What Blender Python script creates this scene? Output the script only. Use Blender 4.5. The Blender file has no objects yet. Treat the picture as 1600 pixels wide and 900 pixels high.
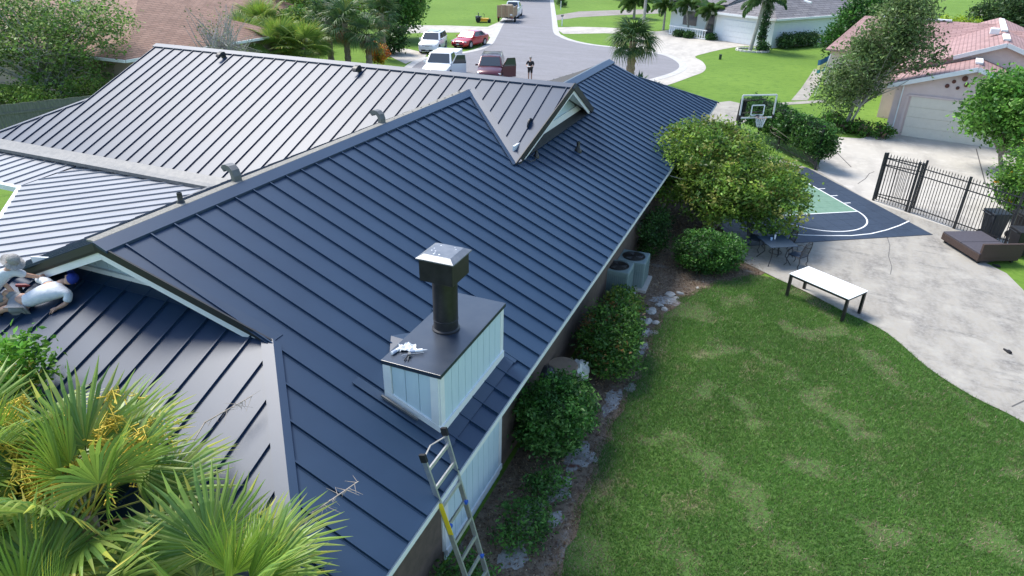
import bpy, bmesh, math, random
import numpy as np
from mathutils import Vector, Matrix
from mathutils.geometry import tessellate_polygon
random.seed(7); rng = np.random.default_rng(7)
R_ = math.radians
SC = bpy.context.scene
COL = SC.collection
# ------------------------------------------------------------------ camera
CAMH = 9.5; FPX = 1063.3
YAW, PIT, ROL = 0.3831, 0.4760, -0.0222
def cam_axes():
    f = np.array([-math.sin(YAW)*math.cos(PIT), math.cos(YAW)*math.cos(PIT), -math.sin(PIT)])
    rt = np.array([math.cos(YAW), math.sin(YAW), 0]); dn = np.cross(f, rt)
    c, s = math.cos(ROL), math.sin(ROL)
    return c*rt+s*dn, -s*rt+c*dn, f
CX, CY, CZ = cam_axes()
cam = bpy.data.cameras.new('camera'); cam.sensor_width = 36; cam.lens = 36*FPX/1600
cam.clip_start = 0.1; cam.clip_end = 2000
camo = bpy.data.objects.new('camera', cam); COL.objects.link(camo)
m = Matrix.Identity(4)
for i, a in enumerate((CX, -CY, -CZ)):
    for k in range(3): m[k][i] = a[k]
m[2][3] = CAMH
camo.matrix_world = m
SC.camera = camo
# ------------------------------------------------------------------ light
SUN_AZ, SUN_EL = R_(-71), R_(56)      # azimuth from +Y towards +X, elevation
w = bpy.data.worlds.new('World'); SC.world = w; w.use_nodes = True
nt = w.node_tree; bg = nt.nodes['Background']
sky = nt.nodes.new('ShaderNodeTexSky'); sky.sky_type = 'NISHITA'; sky.sun_disc = False
sky.sun_elevation = SUN_EL; sky.sun_rotation = SUN_AZ
sky.air_density = 1.0; sky.dust_density = 0.7; sky.ozone_density = 1.0
nt.links.new(sky.outputs[0], bg.inputs[0]); bg.inputs[1].default_value = 0.13
sl = bpy.data.lights.new('sun', 'SUN'); sl.energy = 2.4; sl.angle = R_(22); sl.color = (1, .95, .87)
so = bpy.data.objects.new('sun', sl); COL.objects.link(so)
sdir = Vector((math.sin(SUN_AZ)*math.cos(SUN_EL), math.cos(SUN_AZ)*math.cos(SUN_EL), math.sin(SUN_EL)))
so.rotation_euler = sdir.to_track_quat('Z', 'Y').to_euler(); so.location = (-30, 10, 40)
SC.view_settings.view_transform = 'Standard'; SC.view_settings.look = 'None'
SC.view_settings.gamma = 1; SC.view_settings.exposure = 1.25
SC.render.engine = 'CYCLES'
# ------------------------------------------------------------------ pixel -> place
def ray(px, py): return CX*(px-800)/FPX + CY*(py-450)/FPX + CZ
def G(px, py, z=0.0):
    d = ray(px, py); t = (z-CAMH)/d[2]; p = d*t; return Vector((p[0], p[1], z))
# ------------------------------------------------------------------ materials
MATS = {}
def mat(name, col, rough=.6, metal=0., col2=None, scale=3., amt=.5, bump=0., bscale=40., spec=.5, coat=0., detail=4., coord='pos', stretch=None, trans=0., lo=.35, hi=.65, aniso=None):
    if name in MATS: return MATS[name]
    M = bpy.data.materials.new(name); M.use_nodes = True; n = M.node_tree; N = n.nodes; L = n.links
    b = N['Principled BSDF']; b.inputs['Base Color'].default_value = (*col, 1)
    b.inputs['Roughness'].default_value = rough; b.inputs['Metallic'].default_value = metal
    b.inputs['Specular IOR Level'].default_value = spec; b.inputs['Coat Weight'].default_value = coat
    b.inputs['Coat Roughness'].default_value = .1
    if trans: b.inputs['Transmission Weight'].default_value = trans
    src = None
    if col2 is not None or bump:
        if coord == 'pos': g = N.new('ShaderNodeNewGeometry'); src = g.outputs['Position']
        else: g = N.new('ShaderNodeTexCoord'); src = g.outputs['Object']
        if stretch:
            mp = N.new('ShaderNodeMapping'); mp.inputs['Scale'].default_value = stretch; L.new(src, mp.inputs[0]); src = mp.outputs[0]
    if col2 is not None:
        t = N.new('ShaderNodeTexNoise'); t.inputs['Scale'].default_value = scale; t.inputs['Detail'].default_value = detail; t.inputs['Roughness'].default_value = .62
        L.new(src, t.inputs['Vector'])
        r = N.new('ShaderNodeValToRGB'); r.color_ramp.elements[0].position = lo; r.color_ramp.elements[1].position = hi
        r.color_ramp.elements[0].color = (*col, 1); r.color_ramp.elements[1].color = (*col2, 1)
        L.new(t.outputs['Fac'], r.inputs[0]); L.new(r.outputs[0], b.inputs['Base Color'])
    if bump:
        t2 = N.new('ShaderNodeTexNoise'); t2.inputs['Scale'].default_value = bscale; t2.inputs['Detail'].default_value = 3
        L.new(src, t2.inputs['Vector'])
        bp = N.new('ShaderNodeBump'); bp.inputs['Strength'].default_value = bump; bp.inputs['Distance'].default_value = .02
        L.new(t2.outputs['Fac'], bp.inputs['Height']); L.new(bp.outputs[0], b.inputs['Normal'])
    MATS[name] = M; return M
def leafmat(name, rough=.45, tr=.42):
    """foliage: colour stored per leaf, some light passes through"""
    if name in MATS: return MATS[name]
    M = bpy.data.materials.new(name); M.use_nodes = True; n = M.node_tree; N = n.nodes; L = n.links
    b = N['Principled BSDF']; a = N.new('ShaderNodeAttribute'); a.attribute_name = 'Col'
    L.new(a.outputs['Color'], b.inputs['Base Color']); b.inputs['Roughness'].default_value = rough; b.inputs['Specular IOR Level'].default_value = .35
    t = N.new('ShaderNodeBsdfTranslucent'); L.new(a.outputs['Color'], t.inputs[0])
    x = N.new('ShaderNodeMixShader'); x.inputs[0].default_value = tr
    L.new(b.outputs[0], x.inputs[1]); L.new(t.outputs[0], x.inputs[2]); L.new(x.outputs[0], N['Material Output'].inputs[0])
    MATS[name] = M; return M
def mathn(N, L, op, a, b=None, clamp=False):
    q = N.new('ShaderNodeMath'); q.operation = op; q.use_clamp = clamp
    for i, v in enumerate((a, b)):
        if v is None: continue
        if isinstance(v, (int, float)): q.inputs[i].default_value = v
        else: L.new(v, q.inputs[i])
    return q.outputs[0]
def layered(name, base, layers, rough=.9, bump=.3, bscale=60):
    """base colour with noise layers [(colour, scale, lo, hi, stretch)] mixed over it"""
    M = bpy.data.materials.new(name); M.use_nodes = True; n = M.node_tree; N = n.nodes; L = n.links
    b = N['Principled BSDF']; b.inputs['Roughness'].default_value = rough; b.inputs['Specular IOR Level'].default_value = .25
    g = N.new('ShaderNodeNewGeometry'); cur = None
    rgb = N.new('ShaderNodeRGB'); rgb.outputs[0].default_value = (*base, 1); cur = rgb.outputs[0]
    for i, (c, s, lo, hi, st) in enumerate(layers):
        v = g.outputs['Position']
        mp = N.new('ShaderNodeMapping'); mp.inputs['Location'].default_value = (i*13.7, i*7.3, 0); mp.inputs['Scale'].default_value = st or (1, 1, 1); mp.inputs['Rotation'].default_value = (0, 0, .6 if st else 0)
        L.new(v, mp.inputs[0])
        t = N.new('ShaderNodeTexNoise'); t.inputs['Scale'].default_value = s; t.inputs['Detail'].default_value = 6; t.inputs['Roughness'].default_value = .65
        L.new(mp.outputs[0], t.inputs['Vector'])
        r = N.new('ShaderNodeMapRange'); r.inputs[1].default_value = lo; r.inputs[2].default_value = hi
        L.new(t.outputs['Fac'], r.inputs[0])
        x = N.new('ShaderNodeMix'); x.data_type = 'RGBA'; L.new(r.outputs[0], x.inputs[0]); L.new(cur, x.inputs[6]); x.inputs[7].default_value = (*c, 1)
        cur = x.outputs[2]
    L.new(cur, b.inputs['Base Color'])
    if bump:
        t2 = N.new('ShaderNodeTexNoise'); t2.inputs['Scale'].default_value = bscale; L.new(g.outputs['Position'], t2.inputs['Vector'])
        bp = N.new('ShaderNodeBump'); bp.inputs['Strength'].default_value = bump; bp.inputs['Distance'].default_value = .03
        L.new(t2.outputs['Fac'], bp.inputs['Height']); L.new(bp.outputs[0], b.inputs['Normal'])
    MATS[name] = M; return M
def shinglemat(name, c1, c2, mortar, bw, bh, rough=.85):
    M = bpy.data.materials.new(name); M.use_nodes = True; n = M.node_tree; N = n.nodes; L = n.links
    b = N['Principled BSDF']; b.inputs['Roughness'].default_value = rough
    uv = N.new('ShaderNodeUVMap'); t = N.new('ShaderNodeTexBrick'); t.inputs['Scale'].default_value = 1
    t.inputs['Color1'].default_value = (*c1, 1); t.inputs['Color2'].default_value = (*c2, 1); t.inputs['Mortar'].default_value = (*mortar, 1)
    t.inputs['Brick Width'].default_value = bw; t.inputs['Row Height'].default_value = bh; t.inputs['Mortar Size'].default_value = .025
    L.new(uv.outputs[0], t.inputs['Vector'])
    ns = N.new('ShaderNodeTexNoise'); ns.inputs['Scale'].default_value = .8; ns.inputs['Detail'].default_value = 5
    L.new(uv.outputs[0], ns.inputs['Vector'])
    x = N.new('ShaderNodeMix'); x.data_type = 'RGBA'; x.blend_type = 'MULTIPLY'; x.inputs[0].default_value = .6
    L.new(t.outputs['Color'], x.inputs[6]); r = N.new('ShaderNodeValToRGB'); r.color_ramp.elements[0].color = (.55, .53, .52, 1); r.color_ramp.elements[0].position = .3; r.color_ramp.elements[1].position = .7
    L.new(ns.outputs['Fac'], r.inputs[0]); L.new(r.outputs[0], x.inputs[7]); L.new(x.outputs[2], b.inputs['Base Color'])
    bp = N.new('ShaderNodeBump'); bp.inputs['Strength'].default_value = .5; bp.inputs['Distance'].default_value = .02; bp.invert = True
    L.new(t.outputs['Fac'], bp.inputs['Height']); L.new(bp.outputs[0], b.inputs['Normal'])
    MATS[name] = M; return M
# ------------------------------------------------------------------ mesh helpers
ORG = {}
def org(p): return ORG.get(p.name, Vector((0, 0, 0))) if p else Vector((0, 0, 0))
class MB:
    def __init__(s): s.v = []; s.f = []; s.uv = None
    def add(s, vs, fs):
        o = len(s.v); s.v += [tuple(p) for p in vs]; s.f += [tuple(i+o for i in q) for q in fs]; return s
    def box(s, c, d, rz=0, M=None):
        x, y, z = d[0]/2, d[1]/2, d[2]/2
        vs = [Vector((a*x, b*y, e*z)) for e in (-1, 1) for b in (-1, 1) for a in (-1, 1)]
        if M is not None: vs = [M @ p for p in vs]
        elif rz: 
            q = Matrix.Rotation(rz, 3, 'Z'); vs = [q @ p for p in vs]
        vs = [p+Vector(c) for p in vs]
        return s.add(vs, [(0, 2, 3, 1), (4, 5, 7, 6), (0, 1, 5, 4), (2, 6, 7, 3), (0, 4, 6, 2), (1, 3, 7, 5)])
    def bar(s, a, b, w, h, up=(0, 0, 1)):
        a = Vector(a); b = Vector(b); d = (b-a); l = d.length
        if l < 1e-6: return s
        d /= l; up = Vector(up); x = d.cross(up)
        if x.length < 1e-4: x = d.cross(Vector((1, 0, 0)))
        x.normalize(); y = x.cross(d)
        vs = []
        for p in (a, b):
            for (i, j) in ((-1, -1), (1, -1), (1, 1), (-1, 1)): vs.append(p+x*(i*w/2)+y*(j*h/2))
        return s.add(vs, [(0, 1, 2, 3), (4, 7, 6, 5), (0, 4, 5, 1), (1, 5, 6, 2), (2, 6, 7, 3), (3, 7, 4, 0)])
    def tube(s, pts, r, n=8, cap=True):
        pts = [Vector(p) for p in pts]
        if not hasattr(r, '__len__'): r = [r]*len(pts)
        o = len(s.v); ref = None
        for i, p in enumerate(pts):
            d = (pts[min(i+1, len(pts)-1)]-pts[max(i-1, 0)]).normalized()
            if ref is None:
                ref = d.orthogonal().normalized()
            ref = (ref-d*ref.dot(d)); ref = ref.normalized() if ref.length > 1e-5 else d.orthogonal().normalized()
            y = d.cross(ref)
            for k in range(n):
                a = 2*math.pi*k/n; s.v.append(tuple(p+(ref*math.cos(a)+y*math.sin(a))*r[i]))
        for i in range(len(pts)-1):
            for k in range(n):
                k2 = (k+1) % n; s.f.append((o+i*n+k, o+i*n+k2, o+(i+1)*n+k2, o+(i+1)*n+k))
        if cap:
            s.f.append(tuple(o+k for k in range(n))[::-1]); e = o+(len(pts)-1)*n; s.f.append(tuple(e+k for k in range(n)))
        return s
    def lathe(s, c, prof, n=16, axis='Z'):
        o = len(s.v); c = Vector(c)
        for (r, z) in prof:
            for k in range(n):
                a = 2*math.pi*k/n; p = Vector((r*math.cos(a), r*math.sin(a), z))
                if axis == 'Y': p = Vector((p.x, p.z, p.y))
                if axis == 'X': p = Vector((p.z, p.x, p.y))
                s.v.append(tuple(c+p))
        for i in range(len(prof)-1):
            for k in range(n):
                k2 = (k+1) % n; s.f.append((o+i*n+k, o+i*n+k2, o+(i+1)*n+k2, o+(i+1)*n+k))
        s.f.append(tuple(o+k for k in range(n))[::-1]); e = o+(len(prof)-1)*n; s.f.append(tuple(e+k for k in range(n)))
        return s
    def prism(s, poly, off):
        """closed polygon of 3D points, extruded by the vector off"""
        n = len(poly); off = Vector(off); a = [Vector(p) for p in poly]
        return s.add(a+[p+off for p in a], [tuple(range(n))[::-1], tuple(range(n, 2*n))]+[(i, (i+1) % n, n+(i+1) % n, n+i) for i in range(n)])
    def sheet(s, poly): n = len(poly); return s.add(poly, [tuple(range(n))])
    def build(s, name, material, parent=None, smooth=False, bevel=0, local=False, kind=None, label=None):
        me = bpy.data.meshes.new(name); o0 = Vector((0, 0, 0)) if local else org(parent)
        me.from_pydata([(p[0]-o0.x, p[1]-o0.y, p[2]-o0.z) for p in s.v], [], s.f)
        b = bmesh.new(); b.from_mesh(me); bmesh.ops.recalc_face_normals(b, faces=b.faces[:])
        if bevel: bmesh.ops.bevel(b, geom=b.edges[:], offset=bevel, segments=2, affect='EDGES', profile=.6, clamp_overlap=True)
        b.to_mesh(me); b.free()
        if smooth:
            for p in me.polygons: p.use_smooth = True
            me.set_sharp_from_angle(angle=R_(40))
        return place(name, me, material, parent, kind, label)
def place(name, me, material, parent=None, kind=None, label=None):
    o = bpy.data.objects.new(name, me); COL.objects.link(o)
    if material is not None and len(me.materials) == 0: me.materials.append(material)
    if parent: o.parent = parent; ORG[o.name] = org(parent)
    if kind: o['kind'] = kind
    if label: o['label'] = label
    return o
def tag(o, label, cat, group=None):
    o['label'] = label; o['category'] = cat
    if group: o['group'] = group
    return o
def thing(name, label, cat, loc=(0, 0, 0), rz=0, group=None):
    o = bpy.data.objects.new(name, None); COL.objects.link(o); o.location = loc; o.rotation_euler = (0, 0, rz)
    o.empty_display_size = .2
    ORG[o.name] = Vector(loc); return tag(o, label, cat, group)
def copy_tree(o, parent=None):
    c = o.copy(); COL.objects.link(c); c.parent = parent
    for ch in list(o.children): copy_tree(ch, c)
    return c
def struct(o): o['kind'] = 'structure'; return o
def smooth_poly(pts, k=5):
    """closed Catmull-Rom through pixel or world points"""
    n = len(pts); out = []
    P = [Vector(p) for p in pts]
    for i in range(n):
        a, b, c, d = P[i-1], P[i], P[(i+1) % n], P[(i+2) % n]
        for j in range(k):
            t = j/k; out.append(.5*((2*b)+(c-a)*t+(2*a-5*b+4*c-d)*t*t+(3*b-a-3*c+d)*t**3))
    return out
def ground_sheet(name, px, z, material, smooth=0, world=False):
    P = [Vector((p[0], p[1], 0)) if world else G(*p) for p in px]
    if smooth: P = smooth_poly(P, smooth)
    tris = tessellate_polygon([[Vector((p.x, p.y, 0)) for p in P]]); fs = []
    for a, b, c in tris:
        cr = (P[b].x-P[a].x)*(P[c].y-P[a].y)-(P[b].y-P[a].y)*(P[c].x-P[a].x)
        if abs(cr) > 1e-9: fs.append((a, b, c) if cr > 0 else (a, c, b))
    me = bpy.data.meshes.new(name); me.from_pydata([(p.x, p.y, z) for p in P], [], fs)
    return struct(place(name, me, material)), P
def ribbon(name, P, w, z0, z1, material, parent=None, closed=False):
    mb = MB(); n = len(P); L = []; Rr = []
    for i, p in enumerate(P):
        a = P[(i-1) % n] if (closed or i) else P[i]; b = P[(i+1) % n] if (closed or i < n-1) else P[i]
        d = (b-a); d.z = 0; d.normalize(); q = Vector((-d.y, d.x, 0))
        L.append(p+q*w/2); Rr.append(p-q*w/2)
    vs = []
    for a, b in zip(L, Rr): vs += [(a.x, a.y, z0), (a.x, a.y, z1), (b.x, b.y, z1), (b.x, b.y, z0)]
    fs = []
    for i in range(n if closed else n-1):
        a = i*4; b = ((i+1) % n)*4
        fs += [(a, a+1, b+1, b), (a+1, a+2, b+2, b+1), (a+2, a+3, b+3, b+2)]
    mb.add(vs, fs); return mb.build(name, material, parent)
def inside(poly, x, y):
    r = np.zeros(len(x), bool); n = len(poly)
    for i in range(n):
        x1, y1 = poly[i][0], poly[i][1]; x2, y2 = poly[i-1][0], poly[i-1][1]
        c = ((y1 > y) != (y2 > y)) & (x < (x2-x1)*(y-y1)/(y2-y1+1e-12)+x1); r ^= c
    return r
def tri_mesh(name, V, nper, faces, C):
    """V (N*nper,3), faces list of index tuples in one element; C (N*nper,3) colours"""
    N = len(V)//nper; F = np.array(faces); nf, k = F.shape
    idx = (F[None]+np.arange(N)[:, None, None]*nper).reshape(-1)
    me = bpy.data.meshes.new(name); me.vertices.add(len(V)); me.vertices.foreach_set('co', V.astype(np.float32).ravel())
    me.loops.add(len(idx)); me.loops.foreach_set('vertex_index', idx.astype(np.int32))
    me.polygons.add(N*nf); me.polygons.foreach_set('loop_start', (np.arange(N*nf)*k).astype(np.int32))
    me.polygons.foreach_set('loop_total', np.full(N*nf, k, np.int32))
    a = me.color_attributes.new('Col', 'FLOAT_COLOR', 'POINT'); cc = np.ones((len(V), 4), np.float32); cc[:, :3] = C
    a.data.foreach_set('color', cc.ravel()); me.update(calc_edges=True); return me
def leaves(name, P, size, cols, up=.35, aspect=.5, jit=.35, droop=0.):
    """one folded diamond leaf at each point of P; cols (N,3)"""
    N = len(P); d = rng.normal(size=(N, 3)); d[:, 2] = d[:, 2]*.6+up-droop; d /= np.linalg.norm(d, axis=1)[:, None]
    q = rng.normal(size=(N, 3)); sd = np.cross(d, q); sd /= np.linalg.norm(sd, axis=1)[:, None]; nn = np.cross(sd, d)
    s = size*(1+jit*rng.normal(size=N)).clip(.4, 1.9); L = (d.T*s).T; S = (sd.T*s*aspect*.5).T; F = (nn.T*s*.12).T
    V = np.stack([P-L*.5, P+S+F, P+L*.5, P-S+F], 1).reshape(-1, 3)
    return tri_mesh(name, V, 4, [(0, 1, 2), (0, 2, 3)], np.repeat(cols, 4, 0))
def palette(n, cols, wts=None, jit=.18):
    cols = np.array(cols); i = rng.choice(len(cols), n, p=wts); c = cols[i]*(1+jit*rng.normal(size=(n, 1)))
    return c.clip(.003, .9)
def crown(ells, nclump, per, spread, cols, wts=None, shell=.55, flat=.75):
    """leaf points and colours: clumps spread through a set of ellipsoids"""
    ells = np.array(ells, float); vol = ells[:, 3]*ells[:, 4]*ells[:, 5]; k = rng.choice(len(ells), nclump, p=vol/vol.sum())
    d = rng.normal(size=(nclump, 3)); d /= np.linalg.norm(d, axis=1)[:, None]
    r = shell+(1-shell)*rng.random(nclump)**.6; r[rng.random(nclump) < .18] *= .6
    c = ells[k, :3]+d*ells[k, 3:6]*r[:, None]
    cc = palette(nclump, np.array(cols)*1.5, wts, .22)
    n = rng.poisson(per, nclump); idx = np.repeat(np.arange(nclump), n)
    o = rng.normal(size=(len(idx), 3))*spread; o[:, 2] *= flat
    P = c[idx]+o; C = (cc[idx]*(1+.22*rng.normal(size=(len(idx), 1)))).clip(.004, .9)
    return P, C, c
def limbs(base, tips, r0, fork=.35, bend=.25):
    mb = MB(); base = Vector(base)
    return mb
def branch_tree(name, base, ctr, clumps, r0, material, parent, nl=9, trunks=1, fork=.4):
    mb = MB(); base = Vector(base); ctr = Vector(ctr)
    for t in range(trunks):
        a = 2*math.pi*t/trunks+random.random()
        off = Vector((math.cos(a), math.sin(a), 0))*(0 if trunks == 1 else r0*1.6)
        f = base.lerp(ctr, fork)+off*(3 if trunks > 1 else 0)
        p1 = base+off; mid = p1.lerp(f, .5)+Vector((random.uniform(-1, 1), random.uniform(-1, 1), 0))*r0*.7
        mb.tube([p1-Vector((0, 0, .1)), p1.lerp(mid, .15), mid, f], [r0*1.35, r0, r0*.85, r0*.7], 8)
        for i in range(nl):
            tip = Vector(clumps[random.randrange(len(clumps))]); m1 = f.lerp(tip, .45)+Vector((random.uniform(-1, 1), random.uniform(-1, 1), random.uniform(-.3, 1)))*(tip-f).length*.14
            mb.tube([f-(tip-f).normalized()*r0*.3, m1, tip], [r0*.55, r0*.32, r0*.08], 6)
            for _ in range(2):
                t2 = Vector(clumps[random.randrange(len(clumps))]); 
                if (t2-m1).length < (tip-f).length*.9: mb.tube([m1, m1.lerp(t2, .5)+Vector((0, 0, random.uniform(-.1, .15))), t2], [r0*.26, r0*.15, r0*.05], 5)
    return mb.build(name, material, parent, smooth=True)
# ------------------------------------------------------------------ colours
ROOF = mat('roof_metal', (.007, .027, .064), .46, .0, col2=(.010, .033, .074), scale=.7, bump=.05, bscale=2.5, spec=.6)
ROOFLIT = mat('roof_metal_lit', (.26, .268, .285), .5, 0, col2=(.30, .308, .325), scale=.7, spec=.5)  # bright grazing reflection on the low roofs, put into a paler base colour
ROOFD = mat('roof_trim_dark', (.022, .022, .024), .5)
SHING = mat('felt_shingle', (.05, .047, .045), .95, col2=(.085, .08, .075), scale=40, bump=.4, bscale=90)
WHITE = mat('white_trim', (.80, .81, .80), .5, col2=(.74, .75, .75), scale=5)
SIDING = mat('blue_siding', (.52, .64, .70), .6, col2=(.56, .68, .73), scale=4, stretch=(3, 3, .5))
WALLB = mat('brown_wall', (.10, .075, .058), .85, col2=(.14, .10, .08), scale=5)
FLASH = mat('flashing', (.009, .028, .063), .45, 0, col2=(.015, .035, .07), scale=2, spec=.6)
GALV = mat('galvanised', (.11, .115, .12), .55, .2, col2=(.16, .16, .158), scale=6)
VENTM = mat('ridge_vent_mesh', (.20, .19, .165), .95, col2=(.30, .285, .25), scale=30, bump=.6, bscale=60)
BLACKM = mat('black_metal', (.012, .012, .013), .4, 0, col2=(.022, .022, .023), scale=8)
IRON = mat('black_iron', (.013, .014, .017), .5, 0, col2=(.028, .029, .032), scale=9)
ALU = mat('aluminium', (.56, .57, .58), .38, .7, col2=(.45, .46, .47), scale=9)
RUBBER = mat('black_rubber', (.012, .012, .013), .8)
CONC = layered('concrete', (.33, .305, .26), [((.215, .20, .178), .55, .42, .62, (2.2, .7, 1)), ((.39, .365, .315), 1.1, .5, .68, None), ((.155, .147, .135), .8, .57, .75, (.6, 2.4, 1)), ((.33, .315, .285), 9, .45, .7, None)], .92, .25, 50)
CONCL = layered('driveway_concrete', (.46, .43, .38), [((.36, .335, .30), .35, .45, .65, (2, .6, 1)), ((.52, .49, .44), 1.5, .5, .7, None), ((.30, .29, .275), .7, .6, .78, None)], .92, .2, 40)
ASPH = layered('asphalt', (.205, .20, .21), [((.24, .235, .25), .25, .4, .65, (1, 3, 1)), ((.18, .178, .185), 2.5, .5, .75, None), ((.25, .245, .255), 30, .5, .7, None)], .93, .2, 80)
GRASSB = layered('grass_soil', (.055, .115, .025), [((.075, .14, .03), .6, .4, .65, None), ((.20, .16, .10), .55, .58, .72, None), ((.028, .055, .012), 6, .5, .7, None)], .95, .4, 40)
LAWN = layered('far_lawn', (.105, .195, .022), [((.135, .235, .030), .12, .4, .65, None), ((.075, .155, .017), 1.7, .48, .7, None), ((.16, .24, .04), 9, .52, .72, None)], .95, .5, 25)
MULCH = layered('mulch', (.15, .105, .072), [((.23, .175, .125), 3, .42, .6, None), ((.08, .055, .04), 11, .48, .62, None), ((.24, .225, .21), 1.1, .60, .68, None), ((.17, .14, .10), 28, .5, .65, None)], .97, .7, 45)
SAND = layered('grey_sand', (.34, .33, .315), [((.20, .18, .16), 4, .45, .62, None), ((.42, .41, .39), 14, .5, .7, None), ((.13, .06, .042), 2.2, .55, .65, None)], .97, .6, 60)
COURT = mat('court_tile_blue', (.022, .036, .062), .55, col2=(.030, .047, .078), scale=6)
COURTG = mat('court_tile_green', (.13, .235, .165), .55, col2=(.16, .265, .19), scale=6)
PAINTW = mat('line_paint', (.78, .79, .78), .6, col2=(.68, .69, .68), scale=8)
BARK = mat('bark', (.20, .165, .13), .9, col2=(.30, .265, .225), scale=9, bump=.6, bscale=30)
BARKG = mat('pale_bark', (.30, .28, .25), .9, col2=(.42, .40, .36), scale=7, bump=.5, bscale=25)
LEAF = leafmat('foliage'); PALMF = leafmat('palm_foliage', .38, .3)
GLASS = mat('dark_glass', (.035, .045, .055), .06, 0, spec=.8)
TYRE = mat('tyre', (.014, .014, .014), .85); RIM = mat('wheel_rim', (.45, .46, .47), .3, .8)
CHROME = mat('chrome', (.6, .6, .62), .15, .9)
LAMP = mat('lamp_lens', (.6, .62, .64), .08, 0, spec=.8); REDL = mat('red_lens', (.35, .015, .015), .2)
SKIN = mat('skin', (.46, .27, .19), .55, col2=(.52, .31, .22), scale=12)
# ================================================================== GROUND
gm = MB(); gm.sheet([(-500, -150, 0), (500, -150, 0), (500, 700, 0), (-500, 700, 0)])
struct(gm.build('ground', LAWN))
BEDEDGE = [(835, 960), (862, 900), (895, 810), (930, 715), (955, 655), (985, 598), (1008, 545), (1028, 500), (1062, 466), (1120, 442), (1180, 427)]
PATIOFR = [(1215, 437), (1265, 460), (1320, 489), (1385, 521), (1450, 576), (1520, 621), (1600, 662), (1700, 735)]
def open_curve(px, k=4):
    P = [Vector((a, b, 0)) for a, b in px]; out = []
    for i in range(len(P)-1):
        a, b, c, d = P[max(i-1, 0)], P[i], P[i+1], P[min(i+2, len(P)-1)]
        for j in range(k):
            t = j/k; q = .5*((2*b)+(c-a)*t+(2*a-5*b+4*c-d)*t*t+(3*b-a-3*c+d)*t**3); out.append((q.x, q.y))
    return out+[px[-1]]
BEDEDGE = open_curve(BEDEDGE); PATIOFR = open_curve(PATIOFR)
BEDEDGE = [(x+5*math.sin(i*1.9), y+3*math.sin(i*2.7+1)) for i, (x, y) in enumerate(BEDEDGE)]
lawn_px = BEDEDGE+PATIOFR+[(1900, 900), (1900, 1100), (760, 1150)]
lw, LAWNP = ground_sheet('lawn', lawn_px, .006, GRASSB)
bedw = [G(*p) for p in BEDEDGE]
bed_pts = [(-3.95, 3.5)]+[(-1.2, 3.5)]+[(p.x+.12, p.y) for p in bedw]+[(.2, 21.6), (-.6, 23.2), (-1.4, 26), (-2.2, 31), (-3.95, 31)]
ground_sheet('garden_bed', bed_pts, .012, MULCH, world=True)
# patio slab of the yard, running through the gate to the drive
patio_px = [(1130, 392), (1165, 412)]+PATIOFR+[(1900, 850), (1900, 640), (1700, 545), (1612, 468), (1572, 428), (1540, 412), (1600, 400), (1500, 362), (1420, 336), (1362, 316), (1277, 268)]
pp = [G(*p) for p in patio_px]
patio_w = [(p.x, p.y) for p in pp]+[(-3.0, 37.5), (-3.3, 33), (-1.6, 27.0)]
po, PATIOP = ground_sheet('patio', patio_w, .030, CONC, world=True)
drive_px = [(1277, 268), (1290, 213), (1345, 217), (1383, 207), (1565, 232), (1750, 255), (1750, 440), (1600, 400), (1500, 362), (1420, 336), (1362, 316)]
ground_sheet('driveway', drive_px, .024, CONCL)
jm = mat('joint_dark', (.10, .095, .09), .95)
def line_on(name, pts, wd, z, material, parent=None):
    return ribbon(name, [Vector((p[0], p[1], 0)) for p in pts], wd, z-.003, z, material, parent)
for a, b in (((1525, 233), (1540, 290)), ((1330, 262), (1300, 232))):
    struct(line_on('driveway_joint', [G(*a), G(*b)], .05, .0285, jm))
struct(line_on('patio_joint', [G(1580, 637), G(1620, 618), G(1700, 585)], .035, .034, jm))
crk = [(1386, 372), (1390, 385), (1388, 402), (1393, 418), (1391, 430)]
struct(line_on('patio_crack', [G(*p) for p in crk], .02, .034, jm))
crk = [(1340, 288), (1352, 280), (1358, 272), (1366, 269)]
struct(line_on('driveway_crack', [G(*p) for p in crk], .03, .0285, jm))
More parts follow.
